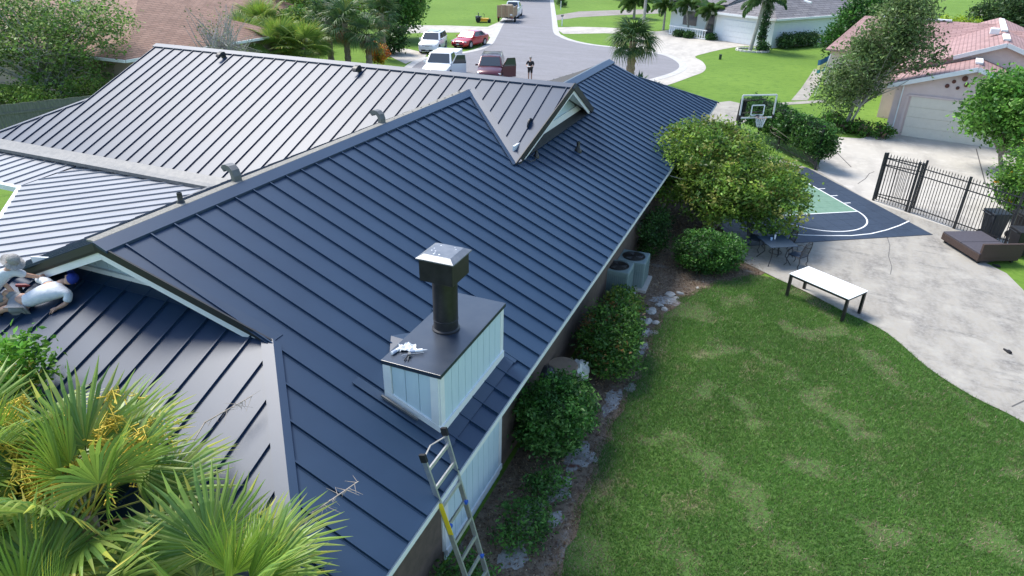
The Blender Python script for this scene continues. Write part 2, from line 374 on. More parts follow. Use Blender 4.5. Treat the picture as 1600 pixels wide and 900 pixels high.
# street with its turning circle
road_px = [(812, -40), (805, 0), (795, 20), (783, 37), (772, 57), (763, 70), (742, 79), (700, 86), (665, 91), (645, 100), (634, 112), (640, 132), (700, 158), (780, 165), (880, 158), (950, 145), (1000, 130), (1032, 122), (1056, 114), (1067, 106), (1063, 97), (1043, 87), (1010, 80), (960, 74), (925, 70), (895, 64), (877, 57), (869, 50), (866, 30), (862, 0), (856, -40)]
RP = [G(*p) for p in road_px]
ro, ROADP = ground_sheet('street', [(p.x, p.y) for p in RP], .020, ASPH, smooth=5, world=True)
KERB = mat('kerb_concrete', (.50, .49, .47), .9, col2=(.38, .37, .35), scale=2)
struct(ribbon('kerb', ROADP, .65, .005, .026, KERB, closed=True))
inner = ROADP
drv = dict(
    neighbour_drive=[(1000, 52), (1030, 49), (1056, 46), (1060, 55), (1090, 60), (1120, 63), (1170, 63), (1196, 74), (1165, 72), (1130, 77), (1100, 84), (1086, 89), (1097, 96), (1103, 105), (1098, 113), (1080, 120), (1047, 132), (1020, 138), (1000, 128), (1056, 112), (1062, 100), (1030, 86), (985, 78)],
    sidewalk=[(866, 43), (905, 42), (945, 43), (1010, 47), (1010, 55), (945, 52), (905, 53), (880, 53)],
    brick_drive=[(868, 24), (905, 18), (960, 16), (1035, 14), (1035, 21), (960, 24), (905, 27), (869, 32)],
    left_drive=[(600, 39), (700, 40), (762, 42), (787, 31), (770, 62), (757, 51), (690, 51), (600, 53)],
    corner_walk=[(1100, 163), (1140, 158), (1168, 164), (1290, 156), (1291, 160), (1200, 166), (1168, 172), (1175, 190), (1130, 200), (1085, 215)],
    garden_path=[(1236, 157), (1252, 138), (1272, 108), (1288, 108), (1278, 132), (1262, 157)],
    left_walk=[(600, 72), (640, 77), (668, 84), (662, 93), (640, 97), (634, 100), (600, 84)])
BRK = layered('brick_paving', (.25, .225, .205), [((.32, .29, .27), .5, .4, .65, None), ((.19, .165, .15), 6, .5, .7, None)])
for k, v in drv.items(): ground_sheet(k, v, .014, smooth=4 if k == 'neighbour_drive' else 0, material=BRK if k == 'brick_drive' else CONC if k in ('corner_walk', 'garden_path') else CONCL)
# basketball court on the patio
d1 = Vector((.838, .546, 0)); d2 = Vector((-.546, .838, 0)); KA = G(1457, 368)
ct = thing('basketball_court', 'dark blue tiled half court with green key and white lines on the patio', 'court', (KA.x, KA.y, .034))
def cp(a, b, z=.034): p = KA-d1*a+d2*b; return Vector((p.x, p.y, z))
W_, D_ = 7.6, 8.3
nt_ = 0
tile = .61
bm_ = MB(); bm_.prism([cp(-.01, -.01, .031), cp(W_, -.01, .031), cp(W_, D_, .031), cp(-.01, D_, .031)], (0, 0, .004))
bm_.build('tile_base', RUBBER, ct)
FTb = 3.1      # free-throw line distance from the near corner along d2
KL, KR = 2.55+.0, 2.55+3.66
def kx(): pass
p_ft = G(1340, 332); rel = p_ft-KA; fa = -rel.dot(d1); fb = rel.dot(d2)
keyA = fa; keyB = fa+3.66
tm = {}
def tile_at(a, b, w, h, m_):
    mb = MB(); mb.prism([cp(a+.004, b+.004, .035), cp(a+w-.004, b+.004, .035), cp(a+w-.004, b+h-.004, .035), cp(a+.004, b+h-.004, .035)], (0, 0, .007))
    mb.build('tile', m_, ct)
bs = [0]; 
while bs[-1] < fb-.3: bs.append(min(bs[-1]+tile, fb))
if bs[-1] < fb: bs.append(fb)
while bs[-1] < D_-.01: bs.append(min(bs[-1]+tile, D_))
as_ = [0]
while as_[-1] < keyA-.3: as_.append(min(as_[-1]+tile, keyA))
if as_[-1] < keyA: as_.append(keyA)
while as_[-1] < keyB-.3: as_.append(min(as_[-1]+tile, keyB))
as_[-1] = keyB
while as_[-1] < W_-.01: as_.append(min(as_[-1]+tile, W_))
for i in range(len(as_)-1):
    for j in range(len(bs)-1):
        g = as_[i] >= keyA-.01 and as_[i+1] <= keyB+.01 and bs[j] >= fb-.01
        tile_at(as_[i], bs[j], as_[i+1]-as_[i], bs[j+1]-bs[j], COURTG if g else COURT)
ZL = .0475
line_on('court_line', [cp(keyA, fb), cp(keyA, D_-.3)], .06, ZL, PAINTW, ct)
line_on('court_line', [cp(keyB, fb), cp(keyB, D_-.3)], .06, ZL, PAINTW, ct)
line_on('court_line', [cp(keyA-.03, fb), cp(keyB+.03, fb)], .06, ZL+.001, PAINTW, ct)
for b in (fb+.95, fb+1.85, fb+2.75): line_on('court_line', [cp(keyA-.03, b), cp(keyA-.33, b)], .06, ZL, PAINTW, ct)
cmid = (keyA+keyB)/2
line_on('court_line', [cp(cmid+1.83*math.cos(t), fb-1.83*math.sin(t)) for t in np.linspace(0.02, math.pi-.02, 40)], .06, ZL, PAINTW, ct)
arc = [G(*p) for p in ((1420, 347), (1405, 354), (1385, 361), (1360, 367), (1330, 370), (1295, 370), (1255, 369), (1215, 366), (1180, 361), (1160, 357))]
line_on('court_line', arc, .06, ZL+.002, PAINTW, ct)
# ================================================================== MAIN HOUSE
XE, ZE, S = -3.508, 2.547, .4319
XR = -9.545; ZR = ZE+S*(XE-XR); X0, YH = -6.684, 6.852
YC, ZC, S2 = 20.545, 5.497, .4189; YV = YC-(ZC-ZR)/S2
def blue(x): return ZE+S*(XE-x)
def crossz(y): return ZC-S2*abs(YC-y)
HS = S/1.1108
def hipz(y): return blue(X0)+HS*(y-YH)
house = thing('metal_roof_house', 'long single-storey house under a dark blue standing-seam metal roof with chimney', 'house', (-9, 18, 0))
def clip(poly, n, d):
    """keep n.p >= d of a polygon in 2D"""
    out = []
    for i in range(len(poly)):
        a, b = poly[i-1], poly[i]; da, db = a.dot(n)-d, b.dot(n)-d
        if (da >= 0) != (db >= 0): out.append(a.lerp(b, da/(da-db)))
        if db >= 0: out.append(b)
    return out
def roof_slope(poly, down, sp=.48, off=0., material=ROOF, panels=True, name='roof_slope', rib=True):
    P = [Vector(p) for p in poly]; v = Vector(down).normalized()
    n = Vector((0, 0, 0))
    for i in range(len(P)): a, b = P[i-1], P[i]; n += a.cross(b)
    n.normalize(); n = -n if n.z < 0 else n
    u = v.cross(n).normalized(); v = n.cross(u); o = P[0]
    base = MB().prism([p-n*.02 for p in P], -n*.10).build(name, ROOFD, house)
    if not panels: return base
    Q = [Vector(((p-o).dot(u), (p-o).dot(v))) for p in P]
    lo = min(q.x for q in Q); hi = max(q.x for q in Q)
    def w3(q, h=0): return o+u*q.x+v*q.y+n*h
    t = lo+off-sp
    while t < hi:
        c = clip(clip(Q, Vector((1, 0)), t), Vector((-1, 0)), -(t+sp))
        if len(c) > 2 and max(q.y for q in c)-min(q.y for q in c) > .05:
            mb = MB(); hh = random.uniform(-.001, .001); m_ = len(c)
            mb.add([w3(q, -.018) for q in c]+[w3(q, hh) for q in c], [tuple(range(m_, 2*m_))]+[(i, (i+1) % m_, m_+(i+1) % m_, m_+i) for i in range(m_)])
            if rib and t > lo+.02:
                ys = []
                for i in range(len(Q)):
                    a, b = Q[i-1], Q[i]
                    if (a.x-t)*(b.x-t) < 0: ys.append(a.y+(b.y-a.y)*(t-a.x)/(b.x-a.x))
                if len(ys) >= 2:
                    y0, y1 = min(ys)+.03, max(ys)-.01
                    if y1-y0 > .1:
                        A, B = w3(Vector((t, y0)), .02), w3(Vector((t, y1)), .02); mb.bar(A, B, .024, .042, n)
                        mb.bar(w3(Vector((t, y0)), .002), w3(Vector((t, y1)), .002), .07, .006, n)
            mb.build('panel', material, base)
        t += sp
    return base
YE0 = YH-(blue(X0)-ZE)/HS            # eave of the near hip
X3, YG3, XK3 = -8.222, 31.64, -6.797
YE3 = YG3+(XE-XK3)
XD, XDA = -6.74, -6.35
YDB = YC-(ZC-blue(XD))/S2
# the long slope over the lawn
blue_poly = [(XR, 6.46, ZR), (X0, YH, blue(X0)), (XE, YE0, ZE), (XE, YE3, ZE), (XK3, YG3, blue(XK3)), (X3, YG3-.1, blue(X3)), (X3, YC+1.2, blue(X3)), (XR, YC+.9, ZR)]
roof_slope(blue_poly, (1, 0, -S), off=.30)
# cross gable over the ridge
XL = -23.374; YK = 17.09
cross_poly = [(XL, YC, ZC), (XDA, YC, ZC), (XD, YDB, crossz(YDB)), (XR, YV, ZR), (-15.1, 14.3, crossz(14.3)), (-25.9, 14.3, crossz(14.3)), (XL, YK, crossz(YK))]
roof_slope(cross_poly, (0, -1, -S2), off=.2)
roof_slope([(XL, YC, ZC), (XL, YC+6, crossz(YC+6)), (X3-3, YC+6, crossz(YC+6)), (XD, 2*YC-YDB, crossz(YDB)), (XDA, YC, ZC)], (0, 1, -S2), panels=True, sp=.48)
roof_slope([(XL, YK, crossz(YK)), (-25.9, 14.3, crossz(14.3)), (-25.9, 26.8, crossz(14.3)), (XL, 2*YC-YK, crossz(YK))], (-1, 0, -S2))
# slope behind the main ridge, the near hip, the rear hip and the shingled rear slope
roof_slope([(XR, 6.46, ZR), (XR, YV, ZR), (-15.1, 14.3, crossz(14.3)), (-15.2, 4.0, ZR-S*(XR+15.2)*1.0), (2*XR-X0, YH, blue(X0))], (-1, 0, -S), off=.3)
roof_slope([(X0-.65, YH+.5, hipz(YH+.5)), (X0, YH, hipz(YH)), (XE, YE0, ZE), (2*XR-XE, YE0, ZE), (2*XR-X0, YH, hipz(YH)), (2*XR-X0+.65, YH+.5, hipz(YH+.5))], (0, -1, -HS), off=.22)
roof_slope([(XK3, YG3, blue(XK3)), (XE, YE3, ZE), (2*X3-XE, YE3, ZE), (2*X3-XK3, YG3, blue(XK3))], (0, 1, -.43))
roof_slope([(X3, YC+1, blue(X3)), (X3, YG3-.1, blue(X3)), (2*X3-XK3, YG3, blue(XK3)), (2*X3-XE, YE3, ZE), (2*X3-XE, YC+3, ZE)], (-1, 0, -S), material=SHING, rib=False)
# low roof filling the inner corner behind the ridge
def low_a(y): return 2.74-.055*(14.3-y)
n2 = Vector((-.70, -.714, 0))
def low_d(x, y): return 2.80-.028*(n2.x*x+n2.y*y-.49)
def ld(x, y): return (x, y, low_d(x, y))
roof_slope([ld(-20.85, 14.5), ld(-14.6, 14.5), ld(-14.6, 6.2), ld(-20.75+6.3, 12.35-6.18), ld(-20.75, 12.35)], (n2.x, n2.y, -.028), off=.1, material=ROOFLIT)
roof_slope([(-20.85, 14.5, low_a(14.5)), (-20.85, 12.35, low_a(12.35)), (-27, 12.35, low_a(12.35)), (-27, 14.5, low_a(14.5))], (0, -1, -.055), off=.25, material=ROOFLIT)
# caps, flashings, trims -------------------------------------------------
def cap(a, b, nl, nr, w, material=ROOF, name='ridge_cap', h=.055, wl=None):
    """folded cap along a ridge or hip; nl / nr point down the two slopes"""
    a, b = Vector(a), Vector(b); up = Vector((0, 0, h)); mb = MB(); nl, nr = Vector(nl).normalized(), Vector(nr).normalized()
    wl = wl or w
    rows = []
    for p in (a, b):
        q = p+up; rows.append([q+nl*wl-Vector((0, 0, .045)), q+nl*wl, q, q+nr*w, q+nr*w-Vector((0, 0, .045))])
    mb.add(rows[0]+rows[1], [(i, i+1, 6+i, 5+i) for i in range(4)]+[(0, 1, 2, 3, 4), (5, 6, 7, 8, 9)])
    return mb.build(name, material, house)
dB = Vector((1, 0, -S)); dBb = Vector((-1, 0, -S)); dC = Vector((0, -1, -S2)); dCb = Vector((0, 1, -S2)); dH = Vector((0, -1, -HS))
cap((XR, 6.44, ZR), (XR, YV+.1, ZR), (-1, 0, .02), dB, .26, wl=.03)
MB().bar((XR-.10, 6.47, ZR+.045), (XR-.10, YV-.2, ZR+.045), .17, .03).build('ridge_vent', VENTM, house)
cap((XL-.1, YC, ZC), (XDA+.02, YC, ZC), dC, dCb, .22)
cap((X3, YC+2.6, blue(X3)), (X3, YG3+.05, blue(X3)), dBb, dB, .30)
hv = Vector((1, -1.1108, -S)).normalized()
cap((X0, YH, blue(X0)), (XE, YE0, ZE), Vector((-1, -.0, 0)).lerp(dH, .0)*1+Vector((0, 0, 0)), dB, .16, name='hip_cap', h=.05, wl=.24)
cap((2*XR-X0, YH, blue(X0)), (2*XR-XE, YE0, ZE), dBb, (1, 0, 0), .16, name='hip_cap')
cap((XK3, YG3, blue(XK3)), (XE, YE3, ZE), (0, 1, -.43), dB, .10, name='hip_cap', h=.04)
cap((XL, YK, crossz(YK)), (-25.9, 14.3, crossz(14.3)), (-1, 0, -S2), (.2, -1, -S2), .12, name='hip_cap', h=.045)
def strip3(a, b, w, nrm, side, name, material, h=.03, t=.012):
    """flat flashing strip along a-b lying on a slope of normal nrm, w wide towards side"""
    a, b, side, nrm = Vector(a), Vector(b), Vector(side).normalized(), Vector(nrm).normalized()
    return MB().prism([a+nrm*h, b+nrm*h, b+side*w+nrm*h, a+side*w+nrm*h], -nrm*t).build(name, material, house)
nB = (S, 0, 1); nC = (0, -S2, 1); nH = (0, -HS, 1)
va, vb = Vector((XR, YV, ZR)), Vector((XD, YDB, blue(XD)))
strip3(va, vb, .16, nB, Vector((-.3, -1, 0))-Vector((0, 0, -.3*S)), 'valley_flashing', FLASH, .045)
strip3(va, vb, .20, nC, (.7, .9, .9*S2), 'valley_flashing', FLASH, .045)
vl = Vector((-15.1, 14.3, crossz(14.3)))
cw = Vector((-27, 14.3, crossz(14.3)))
def gut(a, b):
    mb = MB(); mb.prism([a+Vector((0, .28, .28*S2+.045)), a+Vector((0, -.02, .05)), a+Vector((0, -.20, .015)), a+Vector((0, -.20, -.09)), a+Vector((0, -.02, -.09))], b-a); return mb
gut(Vector((-26.2, 14.3, crossz(14.3))), Vector((-14.9, 14.3, crossz(14.3)))).build('gutter', GALV, house)
strip3((-14.75, 14.2, low_d(-14.75, 14.2)+.05), (-14.5, 6.3, low_d(-14.5, 6.3)+.05), .5, (0, 0, 1), (-1, -.1, 0), 'flashing', GALV, .05)
strip3((-27, 12.35, low_a(12.35)), (-20.7, 12.35, low_a(12.35)), .14, (0, 0, 1), (0, -1, 0), 'fascia', WHITE, .0, .16)
strip3((-20.75, 12.35, low_d(-20.75, 12.35)), (-14.45, 6.17, low_d(-14.45, 6.17)), .10, (0, 0, 1), n2, 'fascia', WHITE, .0, .16)
# rakes of the near gablet
def rake(a, b, inn, wdark=.12, wwhite=.13):
    a, b, inn = Vector(a), Vector(b), Vector(inn)
    MB().bar(a+Vector((0, 0, -.02)), b+Vector((0, 0, -.02)), .03, wdark, (0, 0, 1)).build('rake_trim', ROOFD, house)
    MB().bar(a+inn*.06+Vector((0, 0, -.19)), b+inn*.06+Vector((0, 0, -.19)), .035, wwhite, (0, 0, 1)).build('rake_board', WHITE, house)
ap = (XR, 6.45, ZR)
rake(ap, (X0, YH-.02, blue(X0)), (0, 1, 0)); rake(ap, (2*XR-X0, YH-.02, blue(X0)), (0, 1, 0))
strip3((XR, 6.48, ZR), (X0, YH, blue(X0)), .22, nB, (.0, 1, 0), 'rake_flashing', FLASH, .012)
YW = 7.28
def gable_boards(plane, fixed, lo, hi, zb, ztop, step, par, name='board'):
    t = lo
    while t < hi-.02:
        a, b = t+.006, min(t+step, hi)-.006; pts = []
        cuts = sorted([a, b]+([plane_mid] if a < plane_mid < b else []))
        bot = [(c, zb) for c in (a, b)]; top = [(c, max(ztop(c), zb+.01)) for c in reversed(cuts)]
        f3 = (lambda q: (q[0], fixed, q[1])) if plane == 'y' else (lambda q: (fixed, q[0], q[1]))
        MB().prism([f3(q) for q in bot+top], (0, -.02, 0) if plane == 'y' else (.02, 0, 0)).build(name, SIDING, par)
        t += step
gw = MB().prism([(XR, YW, ZR-.1), (X0-.8, YW, hipz(YW)-.05), (2*XR-X0+.8, YW, hipz(YW)-.05)], (0, .1, 0)).build('gablet_wall', SIDING, house)
plane_mid = XR
gable_boards('y', YW-.001, 2*XR-X0+.95, X0-.95, hipz(YW), lambda x: ZR-.12-S*abs(x-XR), .30, gw)
MB().bar((2*XR-X0+.78, YW-.05, hipz(YW-.05)+.04), (X0-.78, YW-.05, hipz(YW-.05)+.04), .05, .15).build('trim', WHITE, gw)
strip3((2*XR-X0+.7, YW-.04, hipz(YW-.04)), (X0-.7, YW-.04, hipz(YW-.04)), .22, nH, (0, -1, -HS), 'flashing', FLASH, .035)
# cross-gable end over the lawn slope
XWL = XD-.33
rake((XDA, YC, ZC), (XD, YDB, blue(XD)), (-1, 0, 0), .20, .13); rake((XDA, YC, ZC), (XD, 2*YC-YDB, blue(XD)), (-1, 0, 0), .20, .13)
hw = (ZC-blue(XWL))/S2-.12
dw = MB().prism([(XWL, YC, ZC-.1), (XWL, YC-hw, blue(XWL)), (XWL, YC+hw, blue(XWL))], (-.1, 0, 0)).build('gable_wall', SIDING, house)
plane_mid = YC
gable_boards('x', XWL+.001, YC-hw, YC+hw, blue(XWL), lambda y: ZC-.12-S2*abs(y-YC), .40, dw)
MB().bar((XWL+.05, YC-hw, blue(XWL+.05)+.13), (XWL+.05, YC+hw, blue(XWL+.05)+.13), .05, .26).build('trim', WHITE, dw)
strip3((XWL+.06, YC-hw, blue(XWL+.06)), (XWL+.06, YC+hw, blue(XWL+.06)), .30, nB, (1, 0, -S), 'flashing', ROOFD, .05)
# soffit boards of that gable
for sgn in (-1, 1):
    a = Vector((XWL+.02, YC, ZC-.14)); b = Vector((XWL+.02, YC+sgn*hw, blue(XWL)+.01)); c = Vector((XD-.03, YC+sgn*(hw+.3), blue(XD)-.05)); d = Vector((XDA-.06, YC, ZC-.14))
    MB().prism([a, b, c, d], (0, 0, -.02)).build('soffit', WHITE, house)
lv = MB().lathe((XWL+.03, 18.55, 4.62), [(.22, 0), (.22, .03), (.17, .035), (.16, .02)], 20, 'X').build('louvre_vent', BLACKM, dw)
# eaves, walls
MB().bar((XE-.015, YE0+.05, ZE-.10), (XE-.015, YE3-.05, ZE-.10), .03, .10).build('fascia', WHITE, house)
MB().prism([(XE-.03, YE0, ZE-.2), (XE-.55, YE0, ZE-.2), (XE-.55, YE3, ZE-.2), (XE-.03, YE3, ZE-.2)], (0, 0, .02)).build('soffit', WHITE, house)
MB().bar((-15.5, YE0+.02, ZE-.12), (XE, YE0+.02, ZE-.12), .03, .19).build('fascia', WHITE, house)
MB().box((-8.8, 19.3, 1.2), (9.5, 30.2, 2.4)).build('wall', WALLB, house)
MB().box((-16.5, 20.8, 1.4), (16, 11, 2.8)).build('wall', WALLB, house)
for x in (-20.6, -18.7, -24.4): MB().bar((x, 12.5 if x < -20 else 10.7, 0), (x, 12.5 if x < -20 else 10.7, 2.55), .1, .1).build('porch_post', WHITE, house)
# chimney ---------------------------------------------------------------
CXo, CXi, CY1, CY2, CZT = -3.998, -4.944, 7.197, 9.552, 3.824
ch = MB().box(((CXo+CXi)/2, (CY1+CY2)/2, (CZT+0)/2), (CXo-CXi-.04, CY2-CY1-.04, CZT-.02)).build('chimney', SIDING, house)
zb = blue(CXo)
TW = .13
nb = 9; st = (CY2-CY1-2*TW)/nb
for i in range(nb):
    y = CY1+TW+st*(i+.5)
    MB().box((CXo-.011, y, (CZT-.03+zb+.14)/2), (.02, st-.012, CZT-.03-zb-.14), 0).build('board', SIDING, ch)
    MB().box((CXo-.011, y, 1.32), (.02, st-.012, 2.14)).build('board', SIDING, ch)
nb = 3; st = (CXo-CXi-2*TW)/nb
for i in range(nb):
    x = CXi+TW+st*(i+.5); z0 = blue(x)+.1
    MB().box((x, CY1+.011, (CZT-.03+z0)/2), (st-.012, .02, CZT-.03-z0)).build('board', SIDING, ch)
    MB().box((x, CY1+.011, 1.32), (st-.012, .02, 2.14)).build('board', SIDING, ch)
for (x, y) in ((CXo, CY1), (CXo, CY2), (CXi, CY1)):
    MB().box((x-.02 if x == CXo else x+TW/2-.01, y+(TW/2 if y == CY1 else -TW/2) if x == CXo else y, (CZT-.02+.25)/2), (.045, TW, CZT-.27) if x == CXo else (TW, .045, CZT-.27)).build('corner_trim', WHITE, ch)
MB().box((CXo-TW/2-.024, CY1, (CZT-.02+.25)/2), (TW, .045, CZT-.27)).build('corner_trim', WHITE, ch)
MB().box((CXo+.002, (CY1+CY2)/2, zb+.08), (.05, CY2-CY1-.02, .14)).build('base_trim', WHITE, ch)
MB().bar((CXi+.02, CY1-.002, blue(CXi)+.07), (CXo, CY1-.002, zb+.07), .05, .14, (0, 0, 1)).build('base_trim', WHITE, ch)
MB().box((CXo+.002, (CY1+CY2)/2, .22), (.05, CY2-CY1-.02, .12)).build('base_trim', WHITE, ch)
capm = MB().box(((CXo+CXi)/2, (CY1+CY2)/2, CZT), (CXo-CXi+.06, CY2-CY1+.06, .07)).build('chimney_cap', mat('cap_metal', (.014, .024, .042), .33, 0, col2=(.025, .035, .052), scale=3, spec=.9), ch, bevel=.008)
pb = G(697, 513, CZT+.03)
def zat(B, px, py):
    d = ray(px, py); return CAMH+math.hypot(B.x, B.y)/math.hypot(d[0], d[1])*d[2]
zp = zat(pb, 697, 432); zh = zat(pb, 697, 405)+.06
MB().lathe((pb.x, pb.y, CZT+.03), [(.225, 0), (.225, .03), (.20, .05), (.20, .18), (.205, .185), (.205, .2), (.20, .205), (.20, zp-CZT)], 28).build('flue_pipe', BLACKM, ch, smooth=True)
hd = MB(); q = .285
hd.prism([(pb.x-q, pb.y-q, zp), (pb.x+q, pb.y-q, zp), (pb.x+q, pb.y+q, zp), (pb.x-q, pb.y+q, zp)], (0, 0, zh-zp)); hdo = hd.build('flue_hood', BLACKM, ch, bevel=.01)
ld_ = MB(); a = q+.035; b = q-.06
ld_.add([(pb.x+i*a, pb.y+j*a, zh+.012) for i, j in ((-1, -1), (1, -1), (1, 1), (-1, 1))]+[(pb.x+i*a, pb.y+j*a, zh+.03) for i, j in ((-1, -1), (1, -1), (1, 1), (-1, 1))]+[(pb.x+i*b, pb.y+j*b, zh+.085) for i, j in ((-1, -1), (1, -1), (1, 1), (-1, 1))],
        [(0, 1, 2, 3)]+[(i, (i+1) % 4, 4+(i+1) % 4, 4+i) for i in range(4)]+[(4+i, 4+(i+1) % 4, 8+(i+1) % 4, 8+i) for i in range(4)]+[(8, 9, 10, 11)])
ld_.build('flue_lid', mat('lid_metal', (.13, .145, .17), .38, .2, col2=(.19, .2, .22), scale=7), ch)
for _ in range(9):
    x, y = pb.x+random.uniform(-.18, .18), pb.y+random.uniform(-.18, .18)
    MB().lathe((x, y, zh+.084), [(random.uniform(.008, .018), 0), (.006, .005)], 7).build('caulk_spot', WHITE, ch)
# flashing round the chimney foot
strip3((CXo, CY1-.12, blue(CXo)), (CXo, CY2+.12, blue(CXo)), .22, nB, (1, 0, -S), 'flashing', FLASH, .03)
strip3((CXo+.22, CY1, blue(CXo+.22)), (CXi-.5, CY1, blue(CXi-.5)), .17, nB, (0, -1, 0), 'flashing', FLASH, .034)
strip3((CXo+.22, CY2, blue(CXo+.22)), (CXi-.5, CY2, blue(CXi-.5)), .15, nB, (0, 1, 0), 'flashing', FLASH, .034)
# cricket behind the chimney
MB().add([(CXi, CY1, blue(CXi)+.03), (CXi, CY2, blue(CXi)+.03), (CXi-.62, (CY1+CY2)/2, blue(CXi-.62)+.03), (CXi, (CY1+CY2)/2, blue(CXi)+.27)], [(0, 3, 2), (3, 1, 2), (0, 1, 3), (0, 2, 1)]).build('cricket', FLASH, house)
MB().bar((CXi-.02, CY1-.10, blue(CXi)+.09), (CXi-.02+.62, CY1-.10, blue(CXi+.6)+.09), .03, .03).build('flashing_bar', GALV, house)
# roof vents
def goose(base, hdir, h=.34, w=.17, name='roof_vent', m_=GALV):
    base = Vector(base); hdir = Vector(hdir).normalized(); mb = MB(); side = hdir.cross(Vector((0, 0, 1)))
    pts = [(0, -.1), (0.0, h*.55), (.03, h*.82), (.10, h*.97), (.19, h), (.27, h*.93), (.31, h*.78)]
    rows = []
    for i, (a, b) in enumerate(pts):
        a2, b2 = pts[min(i+1, len(pts)-1)]; a1, b1 = pts[max(i-1, 0)]; dd = Vector((a2-a1, b2-b1)).normalized(); nn = Vector((-dd.y, dd.x))
        c = base+hdir*a+Vector((0, 0, b)); o = (hdir*nn.x+Vector((0, 0, nn.y)))*.055
        rows.append([c+o-side*w/2, c+o+side*w/2, c-o+side*w/2, c-o-side*w/2])
    for r in rows: mb.v += [tuple(p) for p in r]
    for i in range(len(rows)-1):
        for k in range(4): mb.f.append((i*4+k, i*4+(k+1) % 4, i*4+4+(k+1) % 4, i*4+4+k))
    mb.f.append((0, 3, 2, 1)); e = 4*(len(rows)-1); mb.f.append((e, e+1, e+2, e+3))
    return mb.build(name, m_, house)
def onplane(px, py, p0, nn):
    d = Vector(ray(px, py)); o = Vector((0, 0, CAMH)); nn = Vector(nn); return o+d*((Vector(p0)-o).dot(nn)/d.dot(nn))
for p in ((347, 92), (559, 114)):
    goose(onplane(*p, (0, YC, ZC), nC)+Vector((0, .1, 0)), (0, -1, -.35), .24, .15, m_=ROOFD)
for p in ((597, 196), (371, 288)): goose(onplane(*p, (XR-.14, 0, 0), (1, 0, 0)), (-1, .25, 0), .32, .16)
def stack(p, r, h, name='vent_pipe'):
    mb = MB(); mb.lathe(p, [(r*2.2, -.05), (r*2.2, .02), (r*1.3, .1), (r, .12), (r, h), (r*.8, h), (r*.8, h-.02)], 14); return mb.build(name, BLACKM, house, smooth=True)
stack(onplane(903, 236, (XE, 0, ZE), nB), .055, .30); stack(onplane(284, 322, (XR-.15, 0, 0), (1, 0, 0)), .045, .25)
pv = onplane(838, 245, (XE, 0, ZE), nB); stack(pv, .04, .18)
MB().tube([pv+Vector((0, -.05, .03)), pv+Vector((.1, -.35, .02)), pv+Vector((.05, -.6, .03)), pv+Vector((-.25, -.7, .12))], .012, 6).build('cable', BLACKM, house)
# ================================================================== VEGETATION
def bush(name, label, cat, base, ells, nclump, per, spread, size, cols, wts=None, stem_r=.03, group=None, trunks=3, nl=6, bark=BARK, crown_name='crown', up=.35, shell=.6, aspect=.5, extra=None, fork=.3):
    t = thing(name, label, cat, base, group=group)
    E_ = [(base[0]+e[0], base[1]+e[1], base[2]+e[2], *e[3:]) for e in ells]
    P, C, cl = crown(E_, nclump, per, spread, cols, wts, shell)
    k = P[:, 2] > base[2]+.03; P, C = P[k], C[k]
    me = leaves(crown_name, P-np.array(base), size, C, up=up, aspect=aspect); place(crown_name, me, LEAF, t)
    ctr = np.mean([e[:3] for e in E_], 0)
    branch_tree('trunk', base, ctr, [tuple(c) for c in cl], stem_r, bark, t, nl, trunks, fork)
    if extra is not None: extra(t, cl)
    return t
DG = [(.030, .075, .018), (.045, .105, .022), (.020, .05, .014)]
MG = [(.055, .125, .022), (.085, .165, .028), (.035, .085, .018), (.12, .19, .035)]
YG = [(.11, .19, .028), (.15, .22, .035), (.07, .14, .024), (.045, .095, .02), (.19, .20, .05)]
g0 = lambda px, py: tuple(G(px, py))
TB = (-2.0, 24.8, .012)
def tree_flowers(t, cl): pass
bush('ligustrum_tree', 'broad yellow-green domed tree beside the court, its crown against the roof eave', 'tree', TB,
     [(-.6, .4, 2.45, 2.1, 2.2, 1.3), (1.0, -.3, 1.9, 1.7, 1.8, 1.1), (-.2, 1.8, 2.4, 1.8, 1.6, .95), (.3, -1.3, 1.7, 1.6, 1.3, 1.0), (1.9, .7, 1.6, 1.2, 1.3, 1.0), (2.0, -.9, 1.35, 1.15, 1.1, .95), (-1.5, -.6, 2.0, 1.3, 1.5, 1.0)], 1650, 34, .15, .115, YG, [.3, .26, .22, .12, .10], .085, trunks=4, nl=9, bark=BARKG, shell=.62, aspect=.55)
bush('shrub', 'round glossy green shrub by the bins and the chimney', 'shrub', (-3.32, 10.75, .012), [(0, 0, .85, .78, 1.05, .78), (.1, .5, .7, .6, .5, .6)], 520, 30, .085, .075, [(.04, .12, .022), (.06, .16, .03), (.028, .08, .018), (.10, .19, .05)], None, .03)
bush('shrub', 'loose dark green shrub with reddish leaf tips between the bins and the air conditioners', 'shrub', (-3.15, 14.3, .012), [(0, 0, .75, .72, 1.3, .72), (.25, -.5, .6, .6, .7, .6), (-.1, .9, .8, .6, .7, .7)], 520, 28, .11, .085, [(.05, .12, .022), (.08, .165, .028), (.03, .075, .016), (.20, .11, .04)], [.36, .36, .2, .08], .03)
bush('shrub', 'small yellow-green shrub in front of the nearer air conditioner', 'shrub', (-3.35, 16.8, .012), [(0, 0, .45, .5, .4, .42)], 90, 26, .09, .085, [(.13, .21, .03), (.19, .24, .04), (.08, .15, .02)], None, .02)
bush('shrub', 'dense low green shrub under the domed tree beside the patio', 'shrub', (-1.75, 20.9, .012), [(0, 0, .65, 1.05, .85, .65), (.6, .3, .6, .6, .6, .55)], 420, 30, .10, .085, [(.045, .12, .022), (.065, .16, .028), (.026, .07, .016)], None, .03)
bush('shrub', 'thin dark green shrub in the shade of the eave behind the air conditioners', 'shrub', (-3.6, 21.6, .012), [(0, 0, .8, .5, 1.2, .7)], 160, 24, .12, .085, DG, None, .03)
